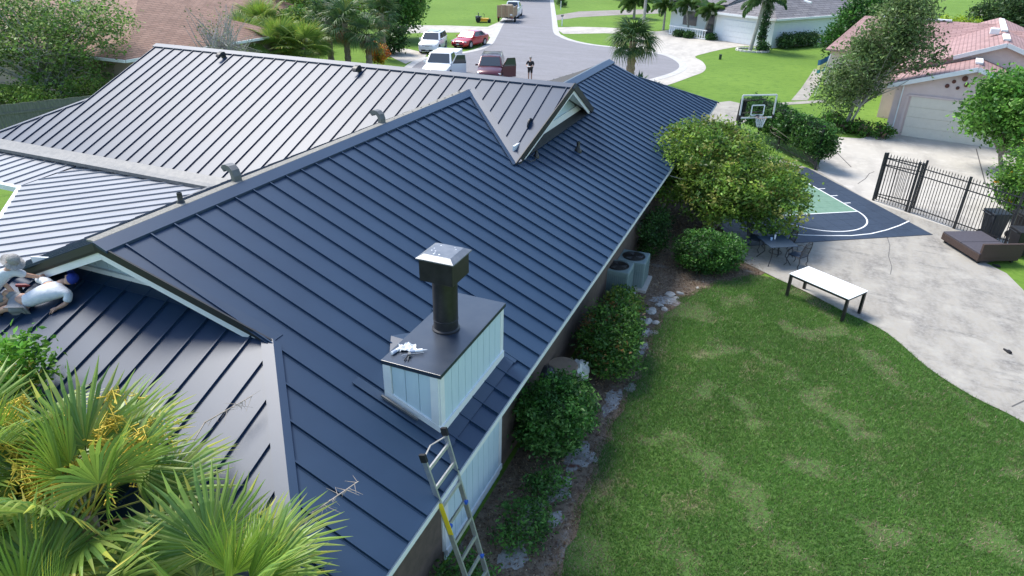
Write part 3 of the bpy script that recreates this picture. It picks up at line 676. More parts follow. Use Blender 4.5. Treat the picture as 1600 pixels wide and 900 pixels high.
for i, (x, y, r, lab) in enumerate(((-3.0, 8.3, .50, 'low leafy ground shrub at the foot of the ladder'), (-3.45, 6.75, .42, 'small leafy shrub under the eave between ladder and wall'), (-2.95, 9.35, .36, 'tiny leafy shrub between the ladder shrub and the round shrub'))):
    bush('shrub', lab, 'shrub', (x, y, .012), [(0, 0, .28, r, r*1.15, .30)], int(150*r), 24, .10, .07, [(.05, .13, .025), (.08, .18, .035), (.035, .09, .02)], None, .012)
# near lawn: single blades
N = 520000
xs = rng.uniform(-3.2, 9.5, N); ys = rng.uniform(4.2, 22.2, N)
from mathutils import noise as mnoise
def nz(x, y, sc, seed):
    gx = np.linspace(-4, 10, 113); gy = np.linspace(3, 24, 169)
    T = np.array([[mnoise.fractal(Vector((a*sc+seed, b*sc, seed)), 1, 2, 4) for a in gx] for b in gy])
    fx = (x+4)/14*112; fy = (y-3)/21*168; i = fx.astype(int).clip(0, 111); j = fy.astype(int).clip(0, 167); u = fx-i; v = fy-j
    return T[j, i]*(1-u)*(1-v)+T[j, i+1]*u*(1-v)+T[j+1, i]*(1-u)*v+T[j+1, i+1]*u*v
lp = [(p.x, p.y) for p in LAWNP]
k = inside(lp, xs, ys); xs, ys = xs[k], ys[k]
dry = nz(xs, ys, .75, 3.1)+.35*nz(xs, ys, 2.6, 8.2); tone = nz(xs, ys, .35, 5.5)
edge = np.min([np.hypot(xs-p.x, ys-p.y) for p in bedw], 0)
dryf = ((dry-.24)*3.2).clip(0, 1)+((.75-edge)*1.1).clip(0, .75)*(rng.random(len(xs)))
keep = rng.random(len(xs)) > dryf.clip(0, 1)*.45; xs, ys, dryf, tone = xs[keep], ys[keep], dryf[keep], tone[keep]
n = len(xs); straw = rng.random(n) < (.05+dryf*.75)
C = palette(n, [(.105, .225, .042), (.125, .26, .048), (.082, .19, .036), (.15, .275, .06)], None, .2)
C *= (1+.28*tone.clip(-1, 1))[:, None]
C[straw] = palette(int(straw.sum()), [(.34, .265, .18), (.42, .33, .23), (.26, .20, .135)], None, .2)
h = (.045+.035*rng.random(n))*(1-.4*dryf.clip(0, 1)); an = rng.uniform(0, 6.283, n); ln = rng.normal(0, .55, (n, 2))
b0 = np.stack([xs, ys, np.full(n, .004)], 1); wv = np.stack([np.cos(an), np.sin(an), 0*an], 1)*.0075
tip = b0+np.stack([ln[:, 0]*h, ln[:, 1]*h, h], 1)
V = np.stack([b0-wv, b0+wv, tip], 1).reshape(-1, 3)
gr = place('lawn_grass', tri_mesh('lawn_grass', V, 3, [(0, 1, 2)], np.repeat(C, 3, 0)), LEAF, kind='stuff'); tag(gr, 'short green lawn with dry straw patches beside the patio', 'grass')
# leaf litter on the bed
n = 26000; xs = rng.uniform(-3.9, 1, n); ys = rng.uniform(5, 26, n); k = inside(bed_pts, xs, ys); xs, ys = xs[k], ys[k]; n = len(xs)
P = np.stack([xs, ys, .016+.02*rng.random(n)], 1)
lt = place('leaf_litter', leaves('leaf_litter', P, .055, palette(n, [(.24, .15, .09), (.34, .24, .15), (.15, .09, .055), (.42, .34, .23)], None, .25), up=0, aspect=.35), LEAF, kind='stuff')
tag(lt, 'brown dry leaf litter lying on the garden bed', 'leaf litter')
# stones and bare sand along the bed
stone = mat('limestone', (.30, .29, .265), .95, col2=(.42, .40, .36), scale=7, bump=.6, bscale=18)
def rock(x, y, r, label, m_=stone):
    bm = bmesh.new(); bmesh.ops.create_icosphere(bm, subdivisions=2, radius=1); sd = random.random()*50
    ax = Vector((random.uniform(.7, 1.3), random.uniform(.7, 1.3), random.uniform(.35, .55)))
    for v in bm.verts:
        f = 1+.38*mnoise.noise(v.co*1.6+Vector((sd, 0, 0))); v.co = Vector((v.co.x*ax.x, v.co.y*ax.y, v.co.z*ax.z))*r*f
    me = bpy.data.meshes.new('rock'); bm.to_mesh(me); bm.free(); o = place('rock', me, m_); o.location = (x, y, r*.18); tag(o, label, 'rock', 'pale rocks along the garden bed')
for (px, py, r) in ((1047, 461, .13), (1062, 459, .10), (1044, 472, .09), (1018, 487, .16), (1030, 478, .11), (1012, 503, .14), (1025, 505, .10), (1008, 520, .10), (1056, 466, .08), (1038, 484, .10), (1001, 500, .08), (1090, 450, .06)):
    p = G(px, py); rock(p.x, p.y, r, ('large' if r > .12 else 'medium' if r > .095 else 'small')+' pale rough rock at the bed edge by the air conditioners')
for (px, py, rx, ry) in ((870, 765, .26, .42), (832, 803, .2, .4), (955, 628, .16, .48), (1004, 545, .14, .36), (985, 606, .12, .2), (905, 715, .3, .38), (868, 810, .14, .2), (800, 870, .25, .3), (1012, 520, .2, .25), (1040, 470, .4, .3)):
    p = G(px, py); q = [p+Vector((rx*math.cos(a)*(1+.35*mnoise.noise(Vector((math.cos(a)*1.4+px, math.sin(a)*1.4, 1)))), ry*math.sin(a)*(1+.35*mnoise.noise(Vector((math.cos(a)*1.4, math.sin(a)*1.4+px, 5)))), 0)) for a in np.linspace(0, 6.283, 42)[:-1]]
    q = [p+(v-p)*(1+.45*mnoise.fractal(Vector((v.x*5, v.y*5, px*.1)), 1, 2, 4)) for v in q]
    mb = MB(); mb.add([(v.x, v.y, .013) for v in q]+[(p.x+(v.x-p.x)*.6, p.y+(v.y-p.y)*.6, .022) for v in q], [tuple(range(41, 82))]+[(i, (i+1) % 41, 41+(i+1) % 41, 41+i) for i in range(41)])
    struct(mb.build('sand_patch', SAND))
# ---- fan palms
def fan_mesh(name, L, nseg, span, pet, droop, cols, split=.45, fold=.35, seed=0):
    """one palm fan: petiole along +X then pleated segments; local frame, Z up"""
    r = random.Random(seed); V = []; F = []; C = []
    def quad(a, b, c, d, col):
        o = len(V); V.extend([a, b, c, d]); C.extend([col]*4); F.append((o, o+1, o+2)); F.append((o, o+2, o+3))
    base = Vector((pet, 0, -pet*.12)); pc = cols[-1]
    for s_ in (-1, 1):
        quad((0, -.016, 0), (0, .016, 0), (base.x, .008, base.z), (base.x, -.008, base.z), pc); quad((0, 0, -.014), (0, 0, .014), (base.x, 0, base.z+.006), (base.x, 0, base.z-.006), pc)
    for i in range(nseg):
        a = (i+.5)/nseg*2-1; th = a*span; l = L*(1-.28*abs(a)**2)*r.uniform(.9, 1.06); hw_ = span/nseg*1.02
        c0 = Vector(cols[r.randrange(len(cols)-1)])*r.uniform(.8, 1.2)
        pts = []; nst = 4
        for k in range(nst+1):
            t = k/nst; rad = l*t; wd = min(rad*hw_, l*split*hw_)*(1 if t < split+.05 else max(.04, 1-(t-split)/(1-split)))
            z = -droop*l*max(0, t-.35)**2*2.2+.10*rad*(1-abs(a))
            tt = th+.04*r.uniform(-1, 1)*t
            d = Vector((math.cos(tt), math.sin(tt), 0)); sd = Vector((-math.sin(tt), math.cos(tt), 0))
            c = base+d*rad+Vector((0, 0, z-.10*rad*abs(a)))
            pts.append((c-sd*wd+Vector((0, 0, -wd*fold)), c+Vector((0, 0, wd*fold)), c+sd*wd+Vector((0, 0, -wd*fold))))
        for k in range(nst):
            p, q = pts[k], pts[k+1]; cc = tuple(c0*(1+.0*k))
            if k == nst-1 and r.random() < .35: cc = (cc[0]*1.9, cc[1]*1.3, cc[2]*1.1)
            quad(p[0], p[1], q[1], q[0], cc); quad(p[1], p[2], q[2], q[1], cc)
    me = bpy.data.meshes.new(name); me.from_pydata([tuple(v) for v in V], [], F)
    at = me.color_attributes.new('Col', 'FLOAT_COLOR', 'POINT'); at.data.foreach_set('color', np.c_[np.array(C), np.ones(len(C))].astype(np.float32).ravel())
    me.materials.append(PALMF); return me
FG = [(.17, .27, .05), (.22, .33, .06), (.12, .22, .05), (.27, .34, .08), (.24, .27, .07)]
FD = [(.26, .18, .08), (.32, .23, .11), (.20, .13, .06), (.24, .17, .08)]
FANS = [fan_mesh('frond', 1.0, 36, 2.0, .75, .24, FG, split=.62, fold=.25, seed=i) for i in range(4)]
FANY = [fan_mesh('frond', .95, 30, 1.25, .55, .08, [(.23, .36, .05), (.28, .40, .06), (.18, .30, .05), (.26, .32, .07)], seed=9+i) for i in range(2)]
FAND = [fan_mesh('dead_frond', .7, 20, 1.6, .5, .75, FD, seed=20+i) for i in range(2)]
FANM = [fan_mesh('frond', 1.0, 16, 1.9, .8, .75, [(.06, .125, .04), (.085, .16, .045), (.045, .095, .03), (.14, .19, .05), (.12, .14, .05)], split=.4, seed=40+i) for i in range(3)]
PTRUNK = mat('palm_trunk', (.17, .125, .085), .95, col2=(.30, .24, .17), scale=14, bump=.8, bscale=22)
FLOWER = mat('palm_flower', (.55, .38, .03), .8, col2=(.66, .52, .08), scale=20)
def add_frond(t, me, az, el, sc, h, roll=0, name='frond', lean=(0, 0)):
    o = bpy.data.objects.new(name, me); COL.objects.link(o); o.parent = t
    o.location = (.07*math.cos(az)+lean[0], .07*math.sin(az)+lean[1], h); o.rotation_mode = 'XYZ'
    o.matrix_local = Matrix.Translation(o.location) @ Matrix.Rotation(az, 4, 'Z') @ Matrix.Rotation(-el, 4, 'Y') @ Matrix.Rotation(roll, 4, 'X') @ Matrix.Scale(sc, 4)
    return o
def spray(t, base, tip, n, m_=FLOWER, r=.42):
    mb = MB(); base, tip = Vector(base), Vector(tip); mb.tube([base, base.lerp(tip, .5)+Vector((0, 0, .1)), tip], [.012, .009, .004], 5)
    for i in range(n):
        a = base.lerp(tip, .45+.55*i/n)+Vector((0, 0, .06)); d = Vector((random.gauss(0, 1), random.gauss(0, 1), random.gauss(-.5, .6)))*r*.4
        b = a+d*.6; c = a+d+Vector((0, 0, -r*.3)); mb.tube([a, b, c], [.005, .004, .002], 4)
        for _ in range(13):
            q = a.lerp(c, random.random()); e = q+Vector((random.gauss(0, .055), random.gauss(0, .055), random.gauss(-.03, .045))); mb.tube([q, e], [.006, .009], 4)
    return mb.build('flower_spray', m_, t)
def fan_palm(label, base, h, fr, tr=.09, group=None, sprays=(), dead=2, sc=1.0, young=3, mid=False, trunk_m=None):
    t = thing('fan_palm', label, 'palm', base, group=group)
    mb = MB(); prof = []
    for i in range(14):
        z = h*i/13; prof.append((tr*(1+.22*(i % 2))*(1.15-.2*i/13), z))
    mb.lathe(base, prof, 12).build('trunk', trunk_m or PTRUNK, t)
    for i in range(fr):
        az = i*2.399+random.uniform(-.25, .25); u = i/fr
        el = (R_(62)-u*R_(85) if not mid else R_(78)-u*R_(118))+random.uniform(-.15, .15)
        add_frond(t, random.choice(FANM if mid else FANS), az, el, sc*random.uniform(.82, 1.1), h, random.uniform(-.5, .5))
    for i in range(young): add_frond(t, random.choice(FANY if not mid else FANM), random.uniform(0, 6.28), R_(random.uniform(60, 82)), sc*random.uniform(.9, 1.1), h, random.uniform(-1, 1))
    for i in range(dead): add_frond(t, random.choice(FAND), random.uniform(0, 6.28), R_(random.uniform(-65, -30)), sc*random.uniform(.8, 1.1), h-.1, 0, 'dead_frond')
    for (dx, dy, dz, n) in sprays: spray(t, (base[0], base[1], base[2]+h), (base[0]+dx, base[1]+dy, base[2]+h+dz), n)
    return t
fan_palm('tall fan palm with yellow flower sprays standing before the grey hip roof', (-6.55, 3.45, 0), 3.55, 15, sprays=((-.25, .9, 1.1, 26), (-.75, .45, .9, 26), (.3, .9, .85, 18), (-.5, -.25, .75, 24), (-1.0, -.1, .8, 20)), sc=1.0, dead=3)
fan_palm('fan palm with yellow flowers behind the tall one, beside the workers', (-8.25, 3.35, 0), 3.5, 14, sprays=((.1, .75, .8, 24), (.45, .4, .8, 22), (-.2, -.2, .9, 22)), sc=.95)
fan_palm('low fan palm at the foot of the tall flowering one', (-5.75, 2.35, 0), 3.2, 13, sc=.9, dead=1)
fan_palm('bright green fan palm beside the hip corner of the roof', (-4.38, 3.15, 0), 3.25, 13, sc=.85, dead=1, young=4)
fan_palm('fan palm with pale fronds at the far side of the flowering clump', (-7.35, 2.3, 0), 3.25, 12, sc=.9, dead=1)
bush('golden_rain_tree', 'leafy young tree with hanging yellow flower clusters beside the workers on the roof', 'tree', (-9.9, 4.6, 0), [(0, .2, 3.75, .6, .6, .55), (-.6, .1, 3.6, .6, .5, .5)], 150, 22, .12, .10, [(.09, .22, .025), (.13, .27, .03), (.06, .15, .02), (.40, .33, .05)], [.35, .3, .2, .15], .05, trunks=1, nl=8, fork=.7)
dbm = mat('dead_twig', (.30, .25, .20), .9, col2=(.42, .36, .30), scale=20)
def twig(label, pts, r=.012):
    mb = MB(); pts = [Vector(p) for p in pts]; mb.tube(pts, [r, r*.8, r*.5][:len(pts)], 5)
    for i in range(26):
        q = pts[-2].lerp(pts[-1], random.random()); mb.tube([q, q+Vector((random.gauss(0, .09), random.gauss(0, .09), random.gauss(-.06, .05)))], [.004, .0015], 4)
    tag(mb.build('dead_flower_stalk', dbm), label, 'stalk')
twig('dry brown flower stalk reaching over the dark roof beside the bright palm', [(-4.35, 3.05, 3.0), G(490, 800, 3.5), G(560, 752, 3.55)])
twig('thin bare stalk leaning over the grey hip roof', [(-5.9, 3.3, 3.3), G(320, 660, 3.7), G(395, 618, 3.8)])
# ================================================================== YARD THINGS
ACM = mat('ac_cabinet', (.20, .27, .27), .5, .1, col2=(.23, .30, .30), scale=6)
def ac(label, x, y, w, h, rz):
    t = thing('air_conditioner', label, 'air conditioner', (x, y, 0), rz, 'air conditioners beside the wall')
    MB().box((0, 0, .05), (w+.25, w+.25, .1)).build('pad', CONCL, t, local=True)
    MB().box((0, 0, .1+h/2), (w, w, h)).build('cabinet', ACM, t, local=True, bevel=.03)
    for sx, sy in ((1, 0), (-1, 0), (0, 1), (0, -1)):
        for i in range(12):
            o = (i-5.5)*w/13; c = (sx*(w/2+.006), o, .1+h*.48) if sx else (o, sy*(w/2+.006), .1+h*.48)
            MB().box(c, (.014, .018, h*.82) if sx else (.018, .014, h*.82)).build('louvre', ACM, t, local=True)
    MB().lathe((0, 0, .1+h), [(w*.40, -.01), (w*.40, .006), (w*.385, .008)], 28).build('fan_opening', BLACKM, t, local=True)
    g = MB()
    for i in range(6):
        r = w*.40*(i+1)/6; pts = [(r*math.cos(a), r*math.sin(a), .1+h+.022) for a in np.linspace(0, 6.283, 25)]; g.tube(pts, .004, 4)
    for i in range(8): a = i*math.pi/4; g.tube([(.03*math.cos(a), .03*math.sin(a), .122+h), (w*.41*math.cos(a), w*.41*math.sin(a), .122+h)], .004, 4)
    g.build('fan_grille', BLACKM, t, local=True)
    f = MB()
    for i in range(3):
        a = i*2.094; f.prism([(.04*math.cos(a), .04*math.sin(a), .112+h), (w*.33*math.cos(a-.35), w*.33*math.sin(a-.35), .114+h), (w*.33*math.cos(a+.35), w*.33*math.sin(a+.35), .112+h)], (0, 0, .003))
    f.build('fan_blades', GALV, t, local=True); return t
p = G(968, 462); ac('tall grey-green air conditioner with open round fan top, nearer the small yellow shrub', -3.85, 17.75, .80, .98, .03)
ac('grey-green air conditioner standing next to the domed tree, under the eave', -3.65, 18.95, .86, .82, .03)
# bins by the wall
KET = mat('lid_black', (.012, .014, .02), .35, 0, spec=.6); BRN = mat('brown_lid', (.22, .16, .11), .7, col2=(.28, .21, .15), scale=5)
def kettle(label, x, y, r, h, m_, cat='bin', name='round_bin'):
    t = thing(name, label, cat, (x, y, 0))
    MB().lathe((x, y, 0), [(r*.75, .01), (r*.95, h*.3), (r, h*.8)], 26).build('body', BLACKM if m_ is KET else GALV, t, smooth=True)
    MB().lathe((x, y, 0), [(r*1.04, h*.8), (r*1.04, h*.84), (r*.9, h*.93), (r*.55, h*.99), (r*.1, h*1.01)], 26).build('lid', m_, t, smooth=True)
    MB().tube([(x-.07, y, h), (x-.06, y, h+.05), (x+.06, y, h+.05), (x+.07, y, h)], .009, 6).build('handle', CHROME, t); return t
b1 = G(851, 574, 1.0); b2 = G(880, 568, .95)
kettle('round black kettle grill with domed lid beside the wall', b1.x, b1.y, .26, 1.0, KET, 'grill', 'kettle_grill')
t = thing('cable_reel', 'upright brown wooden disc leaning behind the black grill', 'wooden disc', (b2.x, b2.y, 0))
MB().lathe((b2.x, b2.y, 0), [(.33, .86), (.34, .875), (.34, .90), (.33, .915)], 30).build('top', BRN, t); MB().lathe((b2.x, b2.y, 0), [(.2, 0), (.09, .06), (.07, .86)], 16).build('pedestal', BRN, t)
MB().tube([(b2.x+.1, b2.y+.22, .91), (b2.x+.1, b2.y+.25, .99), (b2.x+.14, b2.y+.25, .99), (b2.x+.14, b2.y+.22, .91)], .008, 6).build('handle', CHROME, t)
bg_ = G(905, 578, .45); bm = bmesh.new(); bmesh.ops.create_icosphere(bm, subdivisions=3, radius=1)
for v in bm.verts: v.co = v.co*(.24+.07*mnoise.noise(v.co*3.1)+.03*mnoise.noise(v.co*7)); v.co.z *= 1.1
me = bpy.data.meshes.new('plastic_bag'); bm.to_mesh(me); bm.free(); o = place('plastic_bag', me, mat('bag_white', (.68, .68, .64), .4)); o.location = (bg_.x, bg_.y, .45); tag(o, 'crumpled white plastic bag on a stool behind the round shrub', 'bag')
t = thing('stool', 'small wooden stool under the white plastic bag', 'stool', (bg_.x, bg_.y, 0)); MB().box((bg_.x, bg_.y, .19), (.32, .32, .03)).build('seat', BRN, t)
for i in (-1, 1):
    for j in (-1, 1): MB().box((bg_.x+i*.13, bg_.y+j*.13, .09), (.03, .03, .18)).build('leg', BRN, t)
# ladder against the eave
RA, RB = (Vector((-3.75, 6.84, 3.15)), Vector((-2.68, 6.50, 0.03))), (Vector((-3.75, 6.22, 3.15)), Vector((-2.68, 6.08, 0.03)))
ld = thing('ladder', 'aluminium ladder with black tips and yellow label leaning on the eave', 'ladder', (-2.7, 6.3, 0))
for a, b in (RA, RB):
    MB().bar(a, b, .028, .075, (1, 0, .35)).build('rail', ALU, ld)
    MB().bar(a+(a-b).normalized()*.07, a-(a-b).normalized()*.05, .045, .095, (1, 0, .35)).build('rail_tip', RUBBER, ld)
    MB().bar(b+(a-b).normalized()*.07, b-(a-b).normalized()*.03, .05, .10, (1, 0, .35)).build('foot', RUBBER, ld)
for i in range(10):
    u = .06+i*.094; a, b = RA[0].lerp(RA[1], u), RB[0].lerp(RB[1], u); MB().bar(a, b, .045, .032, (1, 0, .35)).build('rung', ALU, ld)
    if i in (3, 6):
        for q in (a, b): MB().bar(q+Vector((.03, 0, 0)), q+Vector((.03, .05 if q is b else -.05, 0)), .05, .05).build('lock', mat('blue_plastic', (.03, .12, .5), .4), ld)
a, b = RB; MB().bar(a.lerp(b, .22)+Vector((.022, -.02, .012)), a.lerp(b, .38)+Vector((.022, -.02, .012)), .012, .072, (1, 0, .35)).build('warning_label', mat('yellow_label', (.75, .55, .03), .5), ld)
tp = RA[0]+Vector((0, 0, .0)); MB().tube([RA[0].lerp(RA[1], .02), RA[0].lerp(RB[0], .35)+Vector((-.12, 0, -.12)), RB[0].lerp(RA[0], .08)+Vector((-.05, 0, -.1))], .012, 6).build('tie_rope', mat('rope', (.4, .38, .34), .9), ld)
# tools left on the chimney cap
cz = CZT+.037
def tube_thing(px, py, ang, label):
    p = G(px, py, cz+.03); t = thing('caulk_tube', label, 'caulk tube', (p.x, p.y, cz), ang)
    MB().lathe((0, 0, .028), [(.026, -.11), (.027, .10), (.010, .105), (.004, .17)], 14, 'X').build('tube', WHITE, t, local=True, smooth=True)
    MB().lathe((0, 0, .028), [(.0285, -.10), (.0285, -.02)], 14, 'X').build('tube_label', mat('label_grey', (.35, .4, .5), .5), t, local=True)
tube_thing(620, 547, 1.35, 'white caulk tube lying beside the rag on the chimney cap')
tube_thing(650, 548, .62, 'white caulk tube in the caulking gun on the chimney cap')
p = G(637, 545, cz); bm = bmesh.new(); bmesh.ops.create_grid(bm, x_segments=18, y_segments=14, size=.5)
for v in bm.verts:
    v.co.x *= .26; v.co.y *= .17; r = v.co.xy.length*6; v.co.x += .03*mnoise.noise(Vector((v.co.y*20, 3, 0))); v.co.z = .03+.05*mnoise.noise(v.co*16)+.03*mnoise.noise(v.co*40)*(1)
    v.co.z = max(v.co.z, .004)
bmesh.ops.solidify(bm, geom=bm.faces[:], thickness=.006); me = bpy.data.meshes.new('rag'); bm.to_mesh(me); bm.free(); o = place('rag', me, WHITE); o.location = (p.x, p.y, cz+.004); o.rotation_euler[2] = .5; tag(o, 'crumpled white rag on the chimney cap', 'rag')
p = G(640, 557, cz); cg = thing('caulking_gun', 'grey metal caulking gun lying on the chimney cap', 'caulking gun', (p.x, p.y, cz), .62)
MB().tube([(-.12, 0, .03), (-.08, .02, .03), (.22, .02, .03)], .006, 6).build('rod', ALU, cg, local=True); MB().prism([(-.02, -.03, .01), (.02, -.03, .01), (.02, .03, .01), (-.02, .03, .01)], (0, 0, .05)).build('body', GALV, cg, local=True)
MB().tube([(-.02, 0, .03), (-.06, -.07, .02), (-.09, -.12, .015)], .009, 6).build('handle', BLACKM, cg, local=True); MB().tube([(0, 0, .03), (-.03, -.08, .02), (-.04, -.13, .015)], .007, 6).build('trigger', GALV, cg, local=True)
# white-topped table
def legs(t, x, y, z, w, m_, name='leg'):
    for i in (-1, 1):
        for j in (-1, 1): MB().box((i*x, j*y, z/2), (w, w, z)).build(name, m_, t, local=True)
A, B = G(1229, 463), G(1315, 503); Cc = G(1336, 488); hd_ = (B-A).normalized(); rz = math.atan2(hd_.y, hd_.x)
tl = (B-A).length; tw = .85; ctr = (A+B)/2+Vector((-hd_.y, hd_.x, 0))*tw/2
tb = thing('outdoor_table', 'long table with glossy white top and black legs at the edge of the lawn', 'table', (ctr.x, ctr.y, 0), rz)
MB().box((0, 0, .755), (tl+.10, tw+.1, .022)).build('table_top', mat('white_gloss', (.85, .86, .84), .3), tb, local=True, bevel=.004)
fr_ = MB()
for s_ in (-1, 1): fr_.box((0, s_*(tw/2), .71), (tl+.02, .05, .065)); fr_.box((s_*tl/2, 0, .71), (.05, tw-.06, .063))
fr_.build('frame', BLACKM, tb, local=True); legs(tb, tl/2, tw/2, .74, .075, BLACKM)
# wrought iron set
def iron_chair(label, px, py, rz):
    p = G(px, py); t = thing('iron_chair', label, 'chair', (p.x, p.y, .03), rz, 'wrought iron chairs on the patio')
    MB().box((0, 0, .42), (.44, .44, .018)).build('seat', mat('seat_mesh', (.02, .035, .06), .7), t, local=True)
    for i in (-1, 1):
        for j in (-1, 1): MB().tube([(i*.20, j*.20, .42), (i*.24, j*.23, .22), (i*.20, j*.22, .10), (i*.27, j*.27, .0)], .014, 6).build('leg', IRON, t, local=True)
        MB().tube([(.20, i*.21, .42), (.24, i*.25, .58), (.12, i*.27, .645), (-.08, i*.26, .62), (-.25, i*.23, .66)], .013, 6).build('arm', IRON, t, local=True)
    bk = MB()
    bk.tube([(-.20, -.21, .42), (-.26, -.23, .7), (-.30, -.16, .92), (-.31, 0, .97), (-.30, .16, .92), (-.26, .23, .7), (-.20, .21, .42)], .016, 6)
    for k in range(-3, 4): bk.tube([(-.205, k*.055, .43), (-.30, k*.06, .93-.01*k*k)], .007, 5)
    for z in (.55, .7, .83): bk.tube([(-.23-.08*(z-.55), -.22, z), (-.23-.08*(z-.55), .22, z)], .006, 5)
    bk.build('backrest', IRON, t, local=True)
    rr = MB(); rr.tube([(-.22, -.22, .4), (.22, -.22, .4), (.22, .22, .4), (-.22, .22, .4), (-.22, -.22, .4)], .012, 6); rr.build('seat_frame', IRON, t, local=True); return t
iron_chair('iron chair pulled back beside the white-topped table', 1243, 417, math.atan2(.6, -.9))
iron_chair('iron chair tucked under the crown of the domed tree', 1177, 390, -.25)
iron_chair('iron chair behind the iron table, next to the court', 1222, 398, math.pi+.35)
p = G(1208, 409); it = thing('iron_table', 'square wrought iron table with dark blue top on the patio', 'table', (p.x, p.y, .03), .55)
MB().box((0, 0, .71), (.95, .95, .02)).build('table_top', mat('tabletop_mesh', (.025, .045, .075), .55), it, local=True)
for i in (-1, 1):
    for j in (-1, 1): MB().tube([(i*.38, j*.38, .70), (i*.26, j*.26, .45), (i*.24, j*.24, .28), (i*.40, j*.40, .0)], .016, 6).build('leg', IRON, it, local=True)
MB().tube([(.2*math.cos(a), .2*math.sin(a), .33) for a in np.linspace(0, 6.283, 20)], .012, 5).build('stretcher_ring', IRON, it, local=True)
for i, (dx, dy, r, h, m_, lab) in enumerate(((-.1, .15, .03, .15, WHITE, 'tall white cup on the iron table'), (-.2, .02, .04, .08, mat('pale_blue', (.4, .55, .7), .5), 'short pale blue cup on the iron table'))):
    q = Vector((p.x+dx, p.y+dy, .751)); tag(MB().lathe(q, [(r*.8, 0), (r, h), (r*.92, h), (r*.74, .01)], 14).build('cup', m_), lab, 'cup')
# brown wicker lounger
WICK = mat('wicker', (.045, .026, .02), .7, col2=(.075, .045, .035), scale=60, bump=.8, bscale=80); CUSH = mat('lounger_cushion', (.055, .050, .062), .8, col2=(.07, .064, .078), scale=12)
A, B = G(1468, 378), G(1531, 418); hd_ = (B-A).normalized(); L_ = 1.95; W2 = 1.45; nrm = Vector((-hd_.y, hd_.x, 0)); ctr = A+hd_*L_/2+nrm*W2/2
lo = thing('wicker_lounger', 'wide dark brown wicker day lounger with low back beside the iron fence', 'lounger', (ctr.x, ctr.y, .03), math.atan2(hd_.y, hd_.x))
MB().box((0, 0, .22), (L_, W2, .24)).build('base', WICK, lo, local=True, bevel=.02)
for s_ in (-1, 1): MB().box((s_*L_/4, 0, .365), (L_/2-.015, W2-.02, .06)).build('cushion', CUSH, lo, local=True, bevel=.02)
MB().box((L_/2-.03, .04, .47), (.10, W2, .50)).build('backrest', WICK, lo, local=True, bevel=.02); MB().box((0, W2/2+.02, .20), (L_*.55, .07, .3)).build('side_panel', WICK, lo, local=True)
for i in (-1, 1):
    for j in (-1, 1): MB().box((i*.85, j*.6, .05), (.08, .08, .10)).build('leg', BLACKM, lo, local=True)
# slipper
def slipper(px, py, rz, label, sc=1):
    p = G(px, py); t = thing('slipper', label, 'slipper', (p.x, p.y, .031), rz)
    out = [(.13*math.cos(a)*(1.05 if math.cos(a) > 0 else 1), .045*math.sin(a)*(1.15 if math.cos(a) > 0 else .85), 0) for a in np.linspace(0, 6.283, 21)[:-1]]
    MB().prism([Vector(q)*sc for q in out], (0, 0, .03)).build('sole', RUBBER, t, local=True)
    MB().add([(x*sc, y*sc, z*sc) for x in (0, .05, .1) for (y, z) in ((-.05, .02), (-.035, .065-.25*max(0, x-.04)), (.035, .065-.25*max(0, x-.04)), (.05, .02))], [(i*4+k, i*4+k+1, i*4+k+5, i*4+k+4) for i in range(2) for k in range(3)]).build('strap', RUBBER, t, local=True)
slipper(1573, 551, -1.0, 'single black slipper lying on the open concrete'); slipper(1556, 417, -.6, 'black slipper beside the corner of the brown lounger')
# ---- iron fences
def picket_fence(label, pts, h, sp=.115, post_at=None, z0=.03, rails=(.12, .78, .93)):
    t = thing('iron_fence', label, 'fence', (pts[0].x, pts[0].y, z0)); pk = {}
    for a, b in zip(pts[:-1], pts[1:]):
        d = b-a; L_ = d.length; d.normalize()
        for r in rails: MB().bar((a.x, a.y, z0+h*r), (b.x, b.y, z0+h*r), .03, .035).build('rail', IRON, t)
        n = int(L_/sp)
        for i in range(1, n):
            q = a+d*(L_*i/n)
            if 'm' not in pk:
                me = bpy.data.meshes.new('picket'); mb = MB(); mb.box((0, 0, h*.5), (.019, .019, h*.96)); mb.add([(-.014, -.014, h*.98), (.014, -.014, h*.98), (.014, .014, h*.98), (-.014, .014, h*.98), (0, 0, h*1.04)], [(0, 1, 4), (1, 2, 4), (2, 3, 4), (3, 0, 4), (0, 3, 2, 1)]); me.from_pydata(mb.v, [], mb.f); pk['m'] = me
            o = place('picket', pk['m'], IRON, t); o.location = (q.x-pts[0].x, q.y-pts[0].y, 0); o.rotation_euler[2] = math.atan2(d.y, d.x)
    for q in (post_at or pts):
        MB().box((q.x, q.y, z0+h*.51), (.075, .075, h*1.06), math.atan2(d.y, d.x)).build('post', IRON, t)
    return t
F0, F1, F2 = G(1364, 314), G(1420, 333), G(1490, 358); FE = F2+(F2-F1).normalized()*4.2
picket_fence('black iron picket fence between the patio and the neighbouring drive', [F1, F2, FE], 1.95, post_at=[F1, F2, F2+(F2-F1), FE])
picket_fence('black iron gate leaf closing the fence next to its tall gate post', [F0, F1-(F1-F0).normalized()*.14], 1.95)
bk = Vector((.42, .9, 0)); picket_fence('second iron gate leaf folded open behind the gate post', [F0+bk*.25, F1+bk*.75+Vector((-.1, 0, 0))], 1.9, z0=.035)
H0 = G(1273, 266); H1 = G(1214, 236); picket_fence('black iron picket fence overgrown by the clipped hedge', [H0, H1, H1+(H1-H0).normalized()*2.0], 2.0)
hd_ = (H1-H0).normalized(); hn = Vector((hd_.y, -hd_.x, 0)); hn = hn if hn.y > 0 else -hn
hc = [(H0+hd_*a+hn*.28) for a in np.linspace(.1, 6.6, 13)]
